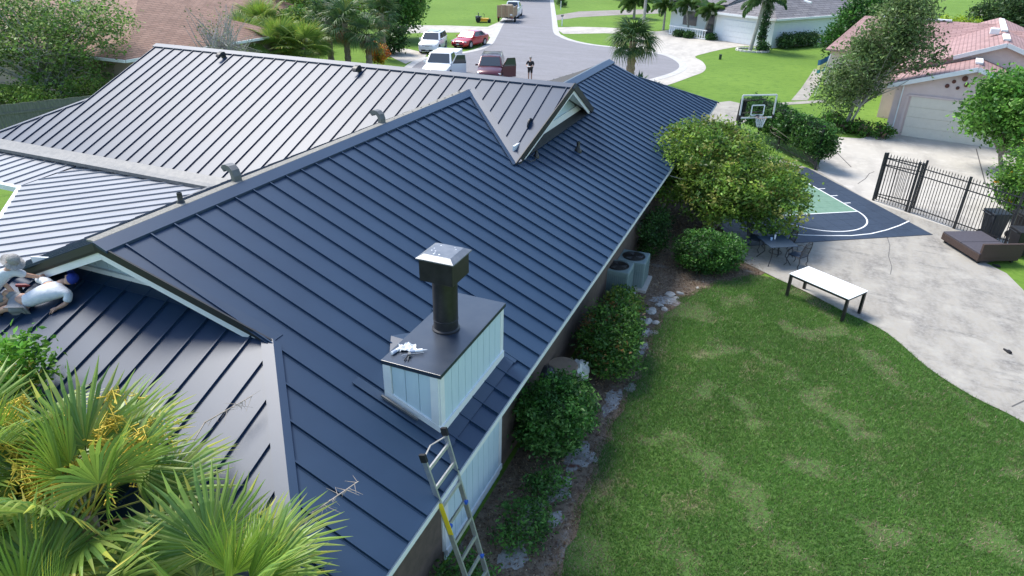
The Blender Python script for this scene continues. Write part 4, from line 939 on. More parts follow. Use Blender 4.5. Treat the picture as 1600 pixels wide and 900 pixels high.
bush('hedge', 'clipped dark green hedge growing over the iron fence behind the hoop', 'hedge', (hc[0].x, hc[0].y, 0), [(q.x-hc[0].x, q.y-hc[0].y, 1.35, .5, .5, .78) for q in hc], 1500, 30, .12, .12, [(.028, .085, .018), (.045, .12, .024), (.018, .055, .013), (.07, .15, .03)], None, .03, trunks=5, nl=6, shell=.7)
# basketball hoop
HB = G(1192, 183, 2.6); hoop = thing('basketball_hoop', 'basketball hoop with clear backboard and white net in front of the hedge', 'basketball hoop', (HB.x-.9, HB.y+1.4, 0))
fw = -d2; sd_ = d1; bc = HB-fw*.55
def hp(a, b, z): return bc+sd_*a+fw*b+Vector((0, 0, z))
HB0 = bc.copy(); bc.z = 2.45
gl = mat('acrylic', (.85, .9, .9), .02, 0, trans=1.0)
MB().prism([hp(-.8, 0, .0), hp(.8, 0, .0), hp(.8, 0, 1.0), hp(-.8, 0, 1.0)], fw*.012).build('backboard', gl, hoop)
f_ = MB()
for a, b in (((-.82, 0), (.82, 0)), ((-.82, 1.0), (.82, 1.0)), ((-.82, 0), (-.82, 1.0)), ((.82, 0), (.82, 1.0))): f_.bar(hp(a[0], -.01, a[1]), hp(b[0], -.01, b[1]), .06, .05, fw)
f_.build('backboard_frame', mat('frame_white', (.6, .61, .6), .5), hoop)
f_ = MB()
for a, b in (((-.3, .12), (.3, .12)), ((-.3, .56), (.3, .56)), ((-.3, .12), (-.3, .56)), ((.3, .12), (.3, .56))): f_.bar(hp(a[0], .02, a[1]), hp(b[0], .02, b[1]), .05, .012, fw)
f_.build('target_square', WHITE, hoop)
for s_ in (-1, 1): MB().bar(hp(s_*.82, -.03, -.04), hp(s_*.82, .03, .12), .09, .09).build('corner_pad', RUBBER, hoop)
MB().tube([hp(.23*math.sin(a), .4+.23*math.cos(a), .1) for a in np.linspace(0, 6.283, 24)], .014, 6).build('rim', mat('rim_grey', (.5, .3, .22), .5), hoop)
MB().box(hp(0, .1, .08), (.14, .14, .12)).build('rim_bracket', BLACKM, hoop)
nt2 = MB()
for i in range(12):
    for sg in (-1, 1):
        pts = []
        for k in range(6): u = k/5; r = .23*(1-u)+.13*u; a = i*.5236+sg*u*1.05; pts.append(hp(r*math.sin(a), .4+r*math.cos(a), .1-u*.42))
        nt2.tube(pts, .011, 4, False)
nt2.build('net', WHITE, hoop)
pb_ = bc+fw*-1.15+Vector((0, 0, -2.45))
MB().bar(pb_+sd_*-.15, pb_+sd_*-.15+Vector((0, 0, 3.0)), .15, .15, sd_).build('pole', BLACKM, hoop); MB().bar(pb_+sd_*-.15+Vector((0, 0, 2.0)), pb_+sd_*-.15+fw*.12+Vector((0, 0, 3.05)), .24, .24, sd_).build('pole_pad', RUBBER, hoop)
for s_ in (-.35, .35):
    MB().bar(pb_+sd_*-.15+Vector((0, 0, 2.95)), hp(s_, -.04, .8), .06, .06).build('arm', BLACKM, hoop); MB().bar(pb_+sd_*-.15+Vector((0, 0, 2.4)), hp(s_, -.04, .25), .06, .06).build('arm', BLACKM, hoop)
# bins behind the fence
def wheelie(label, px, py, rz, m_, h=1.05):
    p = G(px, py); t = thing('wheeled_bin', label, 'bin', (p.x, p.y, .03), rz, 'wheeled bins behind the iron fence')
    b = MB(); a, c = .24, .30
    b.add([(i*a, j*a, .06) for i, j in ((-1, -1), (1, -1), (1, 1), (-1, 1))]+[(i*c, j*c, h*.9) for i, j in ((-1, -1), (1, -1), (1, 1), (-1, 1))], [(0, 3, 2, 1), (4, 5, 6, 7)]+[(i, (i+1) % 4, 4+(i+1) % 4, 4+i) for i in range(4)]); b.build('body', m_, t, local=True, bevel=.02)
    MB().box((0, 0, h*.94), (.66, .68, .07)).build('lid', m_, t, local=True, bevel=.02); MB().tube([(-.34, -.25, h*.9), (-.42, -.25, h*.92), (-.42, .25, h*.92), (-.34, .25, h*.9)], .016, 6).build('handle', m_, t, local=True)
    for s_ in (-1, 1): MB().lathe((-.24, s_*.27, .11), [(.11, -.025), (.11, .025)], 16, 'Y').build('wheel', TYRE, t, local=True)
DBIN = mat('bin_dark', (.02, .025, .032), .5); DBIN2 = mat('bin_black', (.014, .014, .016), .5)
wheelie('dark grey wheeled bin close behind the iron fence', 1545, 372, .4, DBIN); wheelie('black wheeled bin beside the dark grey one', 1590, 374, .5, DBIN2); wheelie('black wheeled bin behind the back of the lounger', 1588, 398, .3, DBIN2, .95)
# flowering shrub and trees by the drive
def flowers(t, cl):
    n = 60; q = np.array(cl); q = q[rng.choice(len(q), n)]+rng.normal(0, .12, (n, 3)); P = np.repeat(q, 7, 0)+rng.normal(0, .05, (n*7, 3)); P[:, 2] += .08
    place('blossom', leaves('blossom', P-np.array(t.location), .13, palette(n*7, [(.75, .42, .02), (.8, .52, .05), (.7, .34, .02)], None, .1), up=.8, aspect=.8), LEAF, t)
bush('flowering_shrub', 'tall green shrub covered in orange-yellow blossoms behind the bins', 'shrub', (9.1, 31.3, .02), [(0, 0, 1.5, 1.3, 1.3, 1.4), (.8, .3, 2.0, 1.0, 1.0, 1.0), (.2, -.4, .9, 1.1, .9, .9)], 520, 26, .16, .13, [(.07, .17, .025), (.11, .22, .03), (.045, .11, .02)], None, .05, extra=flowers)
bush('tree', 'rounded bright green tree standing before the pink garage', 'tree', (9.9, 38.0, .02), [(0, 0, 3.0, 2.1, 2.0, 1.5), (-1.4, .2, 2.5, 1.3, 1.2, 1.1), (-.9, .3, 3.6, 1.3, 1.2, 1.0), (.8, .5, 3.6, 1.6, 1.5, 1.1), (-.3, -.6, 2.0, 1.3, 1.2, .9)], 620, 30, .24, .19, [(.06, .16, .022), (.09, .21, .03), (.04, .11, .018), (.12, .23, .05)], None, .12, nl=10, trunks=2)
# ================================================================== PEOPLE
DG_ = None
def skin_mesh(pts, edges, rad, sub=2):
    me = bpy.data.meshes.new('sk'); me.from_pydata([tuple(p) for p in pts], edges, []); o = bpy.data.objects.new('sk', me); COL.objects.link(o)
    md = o.modifiers.new('s', 'SKIN'); md.use_smooth_shade = True; sv = me.skin_vertices[0].data
    for i, r in enumerate(rad): sv[i].radius = (r, r) if not hasattr(r, '__len__') else r
    sv[0].use_root = True
    o.modifiers.new('u', 'SUBSURF').levels = sub; o.modifiers['u'].render_levels = sub
    dg = bpy.context.evaluated_depsgraph_get(); m2 = bpy.data.meshes.new_from_object(o.evaluated_get(dg)); bpy.data.objects.remove(o); bpy.data.meshes.remove(me); return m2
def merge(name, meshes):
    bm = bmesh.new()
    for m_ in meshes: bm.from_mesh(m_)
    me = bpy.data.meshes.new(name); bm.to_mesh(me); bm.free()
    for p in me.polygons: p.use_smooth = True
    return me
def mb_mesh(mb): me = bpy.data.meshes.new('x'); me.from_pydata([tuple(v) for v in mb.v], [], mb.f); return me
def hand(w, d, up):
    """palm and five bent fingers at wrist w pointing along d"""
    d = Vector(d).normalized(); up = Vector(up); up = (up-d*up.dot(d)).normalized(); sd = d.cross(up); w = Vector(w); mb = MB()
    mb.tube([w-d*.02, w+d*.03, w+d*.085], [.026, .036, .034], 8)
    for i, l in enumerate((.068, .078, .073, .056)):
        b = w+d*.08+sd*(i-1.5)*.02; mb.tube([b-d*.02, b+d*l*.45-up*.006, b+d*l*.8-up*.026, b+d*l*.9-up*.045], [.0095, .0092, .0085, .006], 6)
    mb.tube([w+d*.02+sd*-.03, w+d*.055-sd*.06-up*.008, w+d*.09-sd*.066-up*.025], [.012, .011, .007], 6); return mb
def head_mesh(c, fwd, up, r=.105):
    fwd = Vector(fwd).normalized(); up = Vector(up); up = (up-fwd*up.dot(fwd)).normalized(); sd = fwd.cross(up); c = Vector(c)
    bm = bmesh.new(); bmesh.ops.create_uvsphere(bm, u_segments=20, v_segments=14, radius=1)
    for v in bm.verts:
        x, y, z = v.co; w_ = .78-.16*max(0, -z); dpt = .92 if x > 0 else .98
        f = x*dpt
        if x > .3 and abs(y) < .3: f += .16*math.exp(-((z+.12)/.18)**2)*math.exp(-(y/.14)**2)
        if x > .3: f -= .05*math.exp(-((z-.08)/.1)**2)*math.exp(-((abs(y)-.33)/.14)**2); f += .03*math.exp(-((z+.47)/.08)**2)*math.exp(-(y/.25)**2)
        v.co = c+(fwd*f+sd*y*w_+up*z*1.12)*r
    m1 = bpy.data.meshes.new('h'); bm.to_mesh(m1); bm.free(); mb = MB()
    for s_ in (-1, 1): p = c+sd*s_*r*.78; mb.tube([p+up*.03-fwd*.01, p+sd*s_*.012+up*.01-fwd*.015, p+sd*s_*.005-up*.025], [.01, .017, .008], 6)
    return [m1, mb_mesh(mb)], (c, fwd, up, sd, r)
SHIRTW = mat('white_shirt', (.72, .73, .74), .8, col2=(.60, .62, .66), scale=9, bump=.5, bscale=14); SHORTG = mat('grey_shorts', (.20, .21, .22), .85, col2=(.26, .27, .28), scale=8)
BLACKC = mat('black_cloth', (.018, .018, .02), .85); KHAKI = mat('khaki', (.40, .32, .24), .85); HAIR = mat('grey_hair', (.25, .23, .21), .8, col2=(.35, .33, .3), scale=30)
def person(label, J, look, headup=(0, 0, 1), shirt=SHIRTW, pants=SHORTG, shoe=BLACKC, sleeves=.5, pantlen=.45, hat=None, group=None, skin=SKIN):
    """J: joints pelvis chest neck head, (sh el wr)(hip kn an) for l and r"""
    J = {k: Vector(v) for k, v in J.items()}; base = J['pelvis'].copy(); base.z = min(v.z for v in J.values())-.06
    t = thing('person', label, 'person', base, group=group)
    pts, ed, rd = [], [], []
    def a(p, r, par=None):
        pts.append(p-base); rd.append(r); i = len(pts)-1
        if par is not None: ed.append((par, i))
        return i
    pe = a(J['pelvis'], (.14, .12)); wa = a(J['pelvis'].lerp(J['chest'], .5), (.13, .105), pe); chs = a(J['chest'], (.155, .115), wa); ne = a(J['neck'], .058, chs); a(J['head']-(J['head']-J['neck'])*.4, .05, ne)
    for s_ in 'lr':
        sh = a(J['sh'+s_], .062, chs); m1 = a(J['sh'+s_].lerp(J['el'+s_], .5), .05, sh); el = a(J['el'+s_], .041, m1); m2 = a(J['el'+s_].lerp(J['wr'+s_], .4), .040, el); a(J['wr'+s_], .026, m2)
        hp_ = a(J['hip'+s_], .095, pe); m3 = a(J['hip'+s_].lerp(J['kn'+s_], .5), .078, hp_); kn = a(J['kn'+s_], .057, m3); m4 = a(J['kn'+s_].lerp(J['an'+s_], .35), .056, kn); an = a(J['an'+s_], .036, m4)
    ms = [skin_mesh(pts, ed, rd)]
    hm, hf = head_mesh(J['head']-base, look, headup); ms += hm
    for s_ in 'lr':
        d = J['wr'+s_]-J['el'+s_]; ms.append(mb_mesh(hand(J['wr'+s_]-base, d, (0, 0, 1))))
    body = place('body', merge('body', ms), skin, t)
    # clothes
    P2 = [J['pelvis']-base, J['pelvis'].lerp(J['chest'], .5)-base, J['chest']-base, J['neck'].lerp(J['chest'], .25)-base]; E2 = [(0, 1), (1, 2), (2, 3)]; R2 = [(.158, .14), (.152, .128), (.175, .137), .075]
    for s_ in 'lr':
        P2 += [J['sh'+s_]-base, J['sh'+s_].lerp(J['el'+s_], sleeves)-base, J['sh'+s_].lerp(J['el'+s_], sleeves*1.9)-base]; k = len(P2); E2 += [(2, k-3), (k-3, k-2), (k-2, k-1)]; R2 += [.082, .073, .072]
    place('shirt', merge('shirt', [skin_mesh(P2, E2, R2)]), shirt, t)
    P3 = [J['pelvis']-base]; E3 = []; R3 = [(.162, .142)]
    for s_ in 'lr':
        P3 += [J['hip'+s_]-base, J['hip'+s_].lerp(J['kn'+s_], pantlen)-base, (J['hip'+s_].lerp(J['kn'+s_], pantlen*2) if pantlen <= .5 else J['kn'+s_])-base]; k = len(P3); E3 += [(0, k-3), (k-3, k-2), (k-2, k-1)]; R3 += [.112, .098, .085]
        if pantlen > .5: P3.append(J['an'+s_]-base); E3.append((k-1, k)); R3.append(.06)
    place('shorts' if pantlen <= .5 else 'trousers', merge('shorts', [skin_mesh(P3, E3, R3)]), pants, t)
    for s_ in 'lr':
        f = J['an'+s_]-base; d = Vector(look); d.z = 0; d.normalize(); sm = MB(); sm.tube([f-d*.07+Vector((0, 0, -.03)), f+d*.02+Vector((0, 0, -.02)), f+d*.13+Vector((0, 0, -.045)), f+d*.19+Vector((0, 0, -.05))], [.04, .052, .046, .025], 8); sm.build('shoe', shoe, t, smooth=True, local=True)
    c, fw_, up_, sd_2, r = hf
    if hat:
        mb = MB(); kind, hm_ = hat; prof = [(1.06, .12), (1.06, .35), (.98, .75), (.75, 1.05), (.35, 1.22), (.02, 1.26)]
        n = 20
        for (q, z) in prof:
            for k in range(n): an_ = 2*math.pi*k/n; mb.v.append(tuple(c+(fw_*math.cos(an_)*q*.98+sd_2*math.sin(an_)*q*.85+up_*z)*r))
        for i in range(len(prof)-1):
            for k in range(n): mb.f.append((i*n+k, i*n+(k+1) % n, (i+1)*n+(k+1) % n, (i+1)*n+k))
        ho = mb.build('cap' if kind == 'cap' else 'sun_hat', hm_, t, smooth=True, local=True); br = MB()
        rng_a = np.linspace(-1.1, 1.1, 11) if kind == 'cap' else np.linspace(0, 6.283, 33); out = 1.95 if kind == 'cap' else 1.85
        for an_ in rng_a:
            for q, z in ((1.0, .14), (out if kind != 'cap' else 1+(out-1)*math.cos(an_)**.7 if math.cos(an_) > 0 else 1, .02 if kind == 'cap' else -.15+.12*math.sin(an_*5))): br.v.append(tuple(c+(fw_*math.cos(an_)*q*.98+sd_2*math.sin(an_)*q*.85+up_*z)*r))
        for i in range(len(rng_a)-1): br.f.append((2*i, 2*i+1, 2*i+3, 2*i+2))
        place('brim', mb_mesh(br), hm_, ho)
    else:
        mb = MB(); prof = [(1.03, .1), (1.04, .5), (.85, .88), (.5, 1.1), (.03, 1.18)]; n = 18
        for (q, z) in prof:
            for k in range(n): an_ = 2*math.pi*k/n; zz = z+(.32*math.cos(an_) if z < .2 else 0); mb.v.append(tuple(c+(fw_*(math.cos(an_)*q*.95-.06)+sd_2*math.sin(an_)*q*.82+up_*zz)*r))
        for i in range(len(prof)-1):
            for k in range(n): mb.f.append((i*n+k, i*n+(k+1) % n, (i+1)*n+(k+1) % n, (i+1)*n+k))
        mb.build('hair', HAIR, t, smooth=True, local=True)
    return t
# worker lying along the roof edge, blue cap
def hz_(x, y, dz): return (x, y, hipz(y)+dz)
def W_(px, py, dz): return onplane(px, py, (0, YH, hipz(YH)+dz), (0, -HS, 1))
person('worker in white T-shirt, grey shorts and blue cap lying on the roof under the gablet', dict(
    pelvis=W_(32, 474, .17), chest=W_(80, 455, .24), neck=W_(98, 440, .28), head=W_(110, 436, .33),
    shl=W_(74, 440, .28), ell=W_(58, 436, .20), wrl=W_(72, 428, .22), shr=W_(108, 458, .20), elr=W_(104, 474, .08), wrr=W_(88, 482, .05),
    hipl=W_(26, 466, .17), knl=W_(10, 455, .34), anl=W_(2, 478, .08), hipr=W_(30, 480, .15), knr=W_(8, 482, .24), anr=W_(-14, 492, .07)),
    look=(-.45, .75, .25), headup=(.55, .45, .35), hat=('cap', mat('blue_cap', (.010, .03, .24), .7)))
person('worker in pale shirt and floppy grey sun hat kneeling on the roof ridge', dict(
    pelvis=W_(-28, 468, .34), chest=W_(2, 432, .60), neck=W_(14, 420, .72), head=W_(20, 408, .80),
    shl=W_(20, 424, .66), ell=W_(42, 430, .46), wrl=W_(62, 433, .30), shr=W_(-8, 434, .62), elr=W_(10, 446, .44), wrr=W_(24, 460, .24),
    hipl=W_(-24, 464, .32), knl=W_(16, 466, .22), anl=W_(-10, 484, .07), hipr=W_(-36, 476, .32), knr=W_(-8, 482, .14), anr=W_(-50, 492, .07)),
    look=(.75, .0, -.5), headup=(.5, 0, .8), shirt=mat('pale_shirt', (.55, .57, .60), .8, col2=(.62, .64, .66), scale=9), hat=('sun', mat('hat_grey', (.26, .24, .22), .9, col2=(.38, .36, .33), scale=30, bump=.8, bscale=60)))
dr = thing('cordless_drill', 'dark red cordless drill lying beside the two workers on the roof', 'drill', W_(36, 450, .08), .4)
MB().lathe((0, 0, .05), [(.03, -.1), (.035, .06), (.02, .1), (.008, .14)], 12, 'X').build('body', mat('drill_red', (.18, .02, .02), .5), dr, local=True, smooth=True); MB().box((-.05, 0, -.03), (.045, .04, .14)).build('handle', BLACKM, dr, local=True); MB().box((-.05, 0, -.105), (.1, .07, .05)).build('battery', BLACKM, dr, local=True)
p = W_(66, 410, .35); tag(MB().bar(p+Vector((-.28, .02, -.02)), p+Vector((.22, .0, .07)), .03, .14).build('trim_piece', WHITE), 'short white piece of trim held at the gablet edge by the workers', 'trim piece')
# person on the street
q = G(828, 127); x, y = q.x, q.y
person('person in black T-shirt and shorts standing on the street holding a white sheet', dict(pelvis=(x, y, .95), chest=(x, y, 1.28), neck=(x, y, 1.50), head=(x+.01, y-.04, 1.66), shl=(x+.2, y, 1.42), ell=(x+.29, y-.06, 1.16), wrl=(x+.12, y-.27, 1.10), shr=(x-.2, y, 1.42), elr=(x-.29, y-.06, 1.16), wrr=(x-.12, y-.27, 1.10),
    hipl=(x+.1, y, .92), knl=(x+.11, y-.02, .5), anl=(x+.11, y+.02, .10), hipr=(x-.1, y, .92), knr=(x-.11, y-.02, .5), anr=(x-.12, y+.02, .10)), look=(.25, -.95, -.25), shirt=BLACKC, pants=BLACKC, pantlen=.42)
tag(MB().box((x, y-.36, 1.12), (.26, .18, .01), 0).build('paper_sheet', WHITE), 'white sheet in the hands of the person on the street', 'sheet')
# ================================================================== VEHICLES
def car(name, label, cat, front_px, rear_px, L, W, Hh, paint, style='suv', side=1, wheel_r=.34, wb=None, roofm=None, door=False, rack=False, z0=.02):
    """front/rear wheel contact pixels on the visible (left) side"""
    A, B = G(*front_px), G(*rear_px); d = (A-B).normalized(); lft = Vector((-d.y, d.x, 0)); ctr = (A+B)/2-lft*side*(W/2-.1)
    t = thing(name, label, cat, (ctr.x, ctr.y, z0), math.atan2(d.y, d.x)); wb = wb or L*.585
    belt = Hh*.62; sill = .30; hoodz = Hh*.60
    pr = {'suv': [(-.5, .45, .62), (-.49, .66, .9), (-.40, .66, 1), (-.1, .655, 1), (.14, .65, 1), (.22, .63, 1), (.42, .555, .97), (.485, .46, .88), (.5, .36, .78)],
          'sedan': [(-.5, .42, .74), (-.485, .68, .9), (-.36, .70, .98), (-.12, .66, 1), (.12, .64, 1), (.2, .62, 1), (.40, .52, .96), (.48, .43, .86), (.5, .36, .76)]}['sedan' if style == 'sedan' else 'suv']
    rows = []
    for (fx, fz, fw2) in pr:
        x_ = fx*L; zt = fz*Hh; w_ = W/2*fw2
        rows.append([(x_, -w_*.90, .22), (x_, -w_, .36), (x_, -w_*1.0, zt*.72), (x_, -w_*.95, zt*.95), (x_, -w_*.80, zt), (x_, 0, zt+.03), (x_, w_*.80, zt), (x_, w_*.95, zt*.95), (x_, w_, zt*.72), (x_, w_, .36), (x_, w_*.90, .22)])
    mb = MB(); n = 11
    for r in rows: mb.v += r
    for i in range(len(rows)-1):
        for k in range(n): mb.f.append((i*n+k, i*n+(k+1) % n, (i+1)*n+(k+1) % n, (i+1)*n+k))
    mb.f.append(tuple(range(n))); mb.f.append(tuple(range((len(rows)-1)*n, len(rows)*n)))
    body = mb.build('body', paint, t, smooth=True, local=True)
    cab = {'suv': (.24, .09, -.40, -.485), 'sedan': (.22, .05, -.22, -.40), 'pickup': (.22, .10, -.10, -.14)}[style]
    x1, x2, x3, x4 = [c*L for c in cab]; zb_ = Hh*.63; wb_, wt = W*.475, W*.385
    zr_ = Hh
    C8 = [(x1, -wb_, zb_), (x1, wb_, zb_), (x4, wb_, zb_), (x4, -wb_, zb_), (x2, -wt, zr_-.05), (x2, wt, zr_-.05), (x3, wt, zr_-.05), (x3, -wt, zr_-.05), (x2-.1, 0, zr_), (x3+.15, 0, zr_)]
    MB().add(C8, [(0, 1, 5, 4), (1, 2, 6, 5), (2, 3, 7, 6), (3, 0, 4, 7), (4, 5, 8), (5, 6, 9, 8), (6, 7, 9), (7, 4, 8, 9)]).build('cabin', paint, t, local=True, bevel=.03, smooth=True)
    if roofm: MB().prism([(x2-.15, -wt*.72, zr_-.012), (x2-.15, wt*.72, zr_-.012), (x3+.45, wt*.72, zr_-.012), (x3+.45, -wt*.72, zr_-.012)], (0, 0, .022)).build('sunroof', roofm, t, local=True)
    def pane(q, a0, a1, b0, b1, name='window'):
        P4 = [Vector(v) for v in q]; f = lambda u, v: (P4[0].lerp(P4[1], u)).lerp(P4[3].lerp(P4[2], u), v)
        nn = (P4[1]-P4[0]).cross(P4[3]-P4[0]).normalized(); c_ = sum(P4, Vector())/4
        if nn.dot(c_-Vector((0, 0, zb_+.2))) < 0: nn = -nn
        MB().prism([f(a0, b0)+nn*.004, f(a1, b0)+nn*.004, f(a1, b1)+nn*.004, f(a0, b1)+nn*.004], nn*.014).build(name, GLASS, t, local=True)
    pane((C8[0], C8[1], C8[5], C8[4]), .06, .94, .06, .92, 'windshield'); pane((C8[3], C8[2], C8[6], C8[7]), .1, .9, .15, .9, 'rear_window')
    for q in ((C8[0], C8[3], C8[7], C8[4]), (C8[1], C8[2], C8[6], C8[5])):
        if style == 'pickup': pane(q, .12, .9, .12, .9)
        else: pane(q, .10, .47, .12, .88); pane(q, .51, .82 if style == 'suv' else .9, .12, .88)
        if style == 'suv': pane(q, .85, .97, .2, .85)
    for sx in (-1, 1):
        for sy in (-1, 1):
            wx, wy = sx*wb/2, sy*(W/2-.10)
            wl = MB().lathe((wx, wy, wheel_r), [(wheel_r*.8, -.11), (wheel_r, -.08), (wheel_r, .08), (wheel_r*.8, .11)], 22, 'Y').build('wheel', TYRE, t, local=True)
            MB().lathe((wx, wy+sy*.075, wheel_r), [(wheel_r*.66, -.04), (wheel_r*.66, .04), (wheel_r*.2, .045)], 18, 'Y').build('rim', RIM, wl, local=True)
            for k in range(5): a_ = k*1.2566; MB().bar((wx+.05*math.cos(a_), wy+sy*.125, wheel_r+.05*math.sin(a_)), (wx+wheel_r*.6*math.cos(a_), wy+sy*.122, wheel_r+wheel_r*.6*math.sin(a_)), .03, .05, (0, 1, 0)).build('spoke', CHROME, wl, local=True)
            MB().lathe((wx, wy+sy*.045, wheel_r), [(wheel_r*1.16, -.05), (wheel_r*1.16, .06)], 22, 'Y').build('wheel_arch', RUBBER, t, local=True)
    for sy in (-1, 1):
        MB().box((L*.462, sy*W*.37, Hh*.445), (.16, W*.17, .11), -sy*.28).build('headlight', LAMP, t, local=True, bevel=.02)
        MB().box((-L*.487, sy*W*.40, Hh*.53), (.09, W*.10, .18)).build('tail_light', REDL, t, local=True, bevel=.01)
        MB().box((x1-.28, sy*(W/2+.07), zb_+.06), (.10, .19, .13)).build('mirror', paint, t, local=True, bevel=.02)
        if style != 'pickup':
            for xx in (.10, -.13): MB().box((xx*L-.1, sy*(W/2+.005), Hh*.53), (.17, .025, .03)).build('door_handle', CHROME, t, local=True)
    MB().box((L*.487, 0, Hh*.40), (.06, W*.50, .13)).build('grille', BLACKM, t, local=True, bevel=.01); MB().box((L*.497, 0, .32), (.06, W*.62, .13)).build('lower_grille', RUBBER, t, local=True, bevel=.01)
    MB().box((L*.50, 0, Hh*.40), (.045, W*.22, .03)).build('badge_bar', CHROME, t, local=True); MB().box((L*.508, 0, .40), (.02, .32, .1)).build('licence_plate', WHITE, t, local=True)
    if rack:
        for k in range(5): MB().bar((x2-.25-k*.32, -wt*.9, zr_+.07), (x2-.25-k*.32, wt*.9, zr_+.07), .03, .03).build('roof_rack', GALV, t, local=True)
        for sy in (-1, 1): MB().bar((x2-.1, sy*wt*.92, zr_+.04), (x3+.1, sy*wt*.92, zr_+.04), .035, .06).build('roof_rail', GALV, t, local=True)
    if door:
        hx, hy = x1-.12, W/2*.97; a_ = R_(62); dx, dy = -math.cos(a_), math.sin(a_); ln = 1.1
        e = Vector((hx+dx*ln, hy+dy*ln, 0)); b_ = Vector((hx, hy, 0)); nn = Vector((-dy, dx, 0))*.04
        dd = MB().prism([b_+Vector((0, 0, .36)), e+Vector((0, 0, .36)), e+Vector((0, 0, zb_)), b_+Vector((0, 0, zb_))], nn*2).build('open_door', paint, t, local=True)
        for s0, s1 in ((b_+Vector((dx*.05, dy*.05, zb_)), b_+Vector((dx*.4, dy*.4, zr_-.1))), (b_+Vector((dx*.4, dy*.4, zr_-.1)), e+Vector((-dx*.1, -dy*.1, zr_-.1))), (e+Vector((0, 0, zb_)), e+Vector((-dx*.1, -dy*.1, zr_-.1)))): MB().bar(s0+nn, s1+nn, .05, .05).build('window_frame', paint, dd, local=True)
        MB().prism([b_+Vector((dx*.08, dy*.08, zb_)), e+Vector((0, 0, zb_)), e+Vector((-dx*.1, -dy*.1, zr_-.12)), b_+Vector((dx*.4, dy*.4, zr_-.12))], nn*.6).build('window', GLASS, dd, local=True)
    return t, body
CWHITE = mat('car_white', (.75, .76, .77), .25, 0, coat=.6); CRED = mat('car_red', (.45, .010, .018), .28, .1, coat=.8); CMAR = mat('car_maroon', (.085, .012, .022), .28, .2, coat=.7)
car('parked_suv', 'white compact SUV with dark sunroof parked at the kerb beside the red sedan', 'car', (683, 85), (698, 75), 4.65, 1.84, 1.70, CWHITE, 'suv', roofm=GLASS, wheel_r=.36)
car('parked_sedan', 'bright red sedan parked at the kerb behind the white SUV', 'car', (733, 76), (758, 70), 4.63, 1.80, 1.42, CRED, 'sedan', wheel_r=.32)
car('parked_suv', 'dark maroon SUV with roof rack and its driver door open on the street', 'car', (782, 133), (787, 118), 4.7, 1.85, 1.78, CMAR, 'suv', rack=True, door=True, wheel_r=.36)
tk, tb_ = car('pickup_truck', 'white pickup truck with covered load bed parked beyond the roof ridge', 'pickup', (697, 133), (722, 112), 5.8, 2.0, 1.90, CWHITE, 'pickup', wheel_r=.40, door=True)
MB().prism([(-.9, -.95, 1.30), (-.9, .95, 1.30), (-2.85, .95, 1.30), (-2.85, -.95, 1.30)], (0, 0, .42)).build('bed_cover', CWHITE, tk, local=True, bevel=.06)
# trailer and truck far up the street
A = G(775, 36); B = G(803, 36); TRd = Vector((-.25, .97, 0)); tc = (A+B)/2+TRd*1.9
TAN = mat('plywood', (.42, .29, .18), .85, col2=(.34, .22, .13), scale=4, stretch=(1, 1, 5))
tr = thing('utility_trailer', 'wooden-sided utility trailer with tan tailgate parked far up the street', 'trailer', (tc.x, tc.y, .02), math.atan2(TRd.y, TRd.x))
MB().box((0, 0, .62), (3.6, 2.0, .1)).build('floor', BLACKM, tr, local=True)
for k in range(7): MB().box((-1.8, 0, .76+k*.19), (.05, 2.05, .175)).build('plank', TAN, tr, local=True)
for sy in (-1, 1):
    for k in range(6): MB().box((0, sy*1.02, .76+k*.19), (3.55, .05, .175)).build('plank', TAN, tr, local=True)
    for k in range(3): MB().box((-1.84, sy*(.45 if k else 1.0)*(1 if k < 2 else 0), 1.3), (.04, .07, 1.45)).build('stake', mat('stake', (.5, .4, .25), .8), tr, local=True)
    wl = MB().lathe((-.4, sy*1.05, .34), [(.28, -.1), (.34, -.07), (.34, .07), (.28, .1)], 18, 'Y').build('wheel', TYRE, tr, local=True); MB().box((-1.83, sy*.85, .6), (.05, .16, .12)).build('tail_light', REDL, tr, local=True)
MB().box((-1.87, -.75, .95), (.03, .3, .16)).build('licence_plate', WHITE, tr, local=True); MB().bar((1.8, 0, .5), (3.0, 0, .5), .1, .1).build('drawbar', BLACKM, tr, local=True)
for i, (xx, yy) in enumerate(((-.9, .3), (0, -.4), (.8, .2))):
    o = tag(MB().box((tc.x+TRd.x*xx+yy, tc.y+TRd.y*xx, 1.35), (.7, .8, 1.2), .3*i).build('load_bundle', mat('load', (.30, .24, .17), .9, col2=(.42, .36, .28), scale=6), None, bevel=.08), ['tan bundle nearest the tailgate inside the trailer', 'tan bundle in the middle of the trailer load', 'tan bundle by the drawbar end of the trailer'][i], 'bundle')
f_ = tc+TRd*6.0; pa = f_+TRd*1.6+Vector((TRd.y, -TRd.x, 0))*.9; 
def topx(p):
    v = np.array([p.x, p.y, p.z-CAMH]); z_ = v@CZ; return (800+FPX*(v@CX)/z_, 450+FPX*(v@CY)/z_)
rt = Vector((TRd.y, -TRd.x, 0)); car('pickup_truck', 'white pickup truck hitched to the wooden trailer far up the street', 'pickup', topx(f_+TRd*1.6-rt*.95), topx(f_-TRd*1.6-rt*.95), 5.4, 1.95, 1.95, CWHITE, 'pickup', wheel_r=.38)
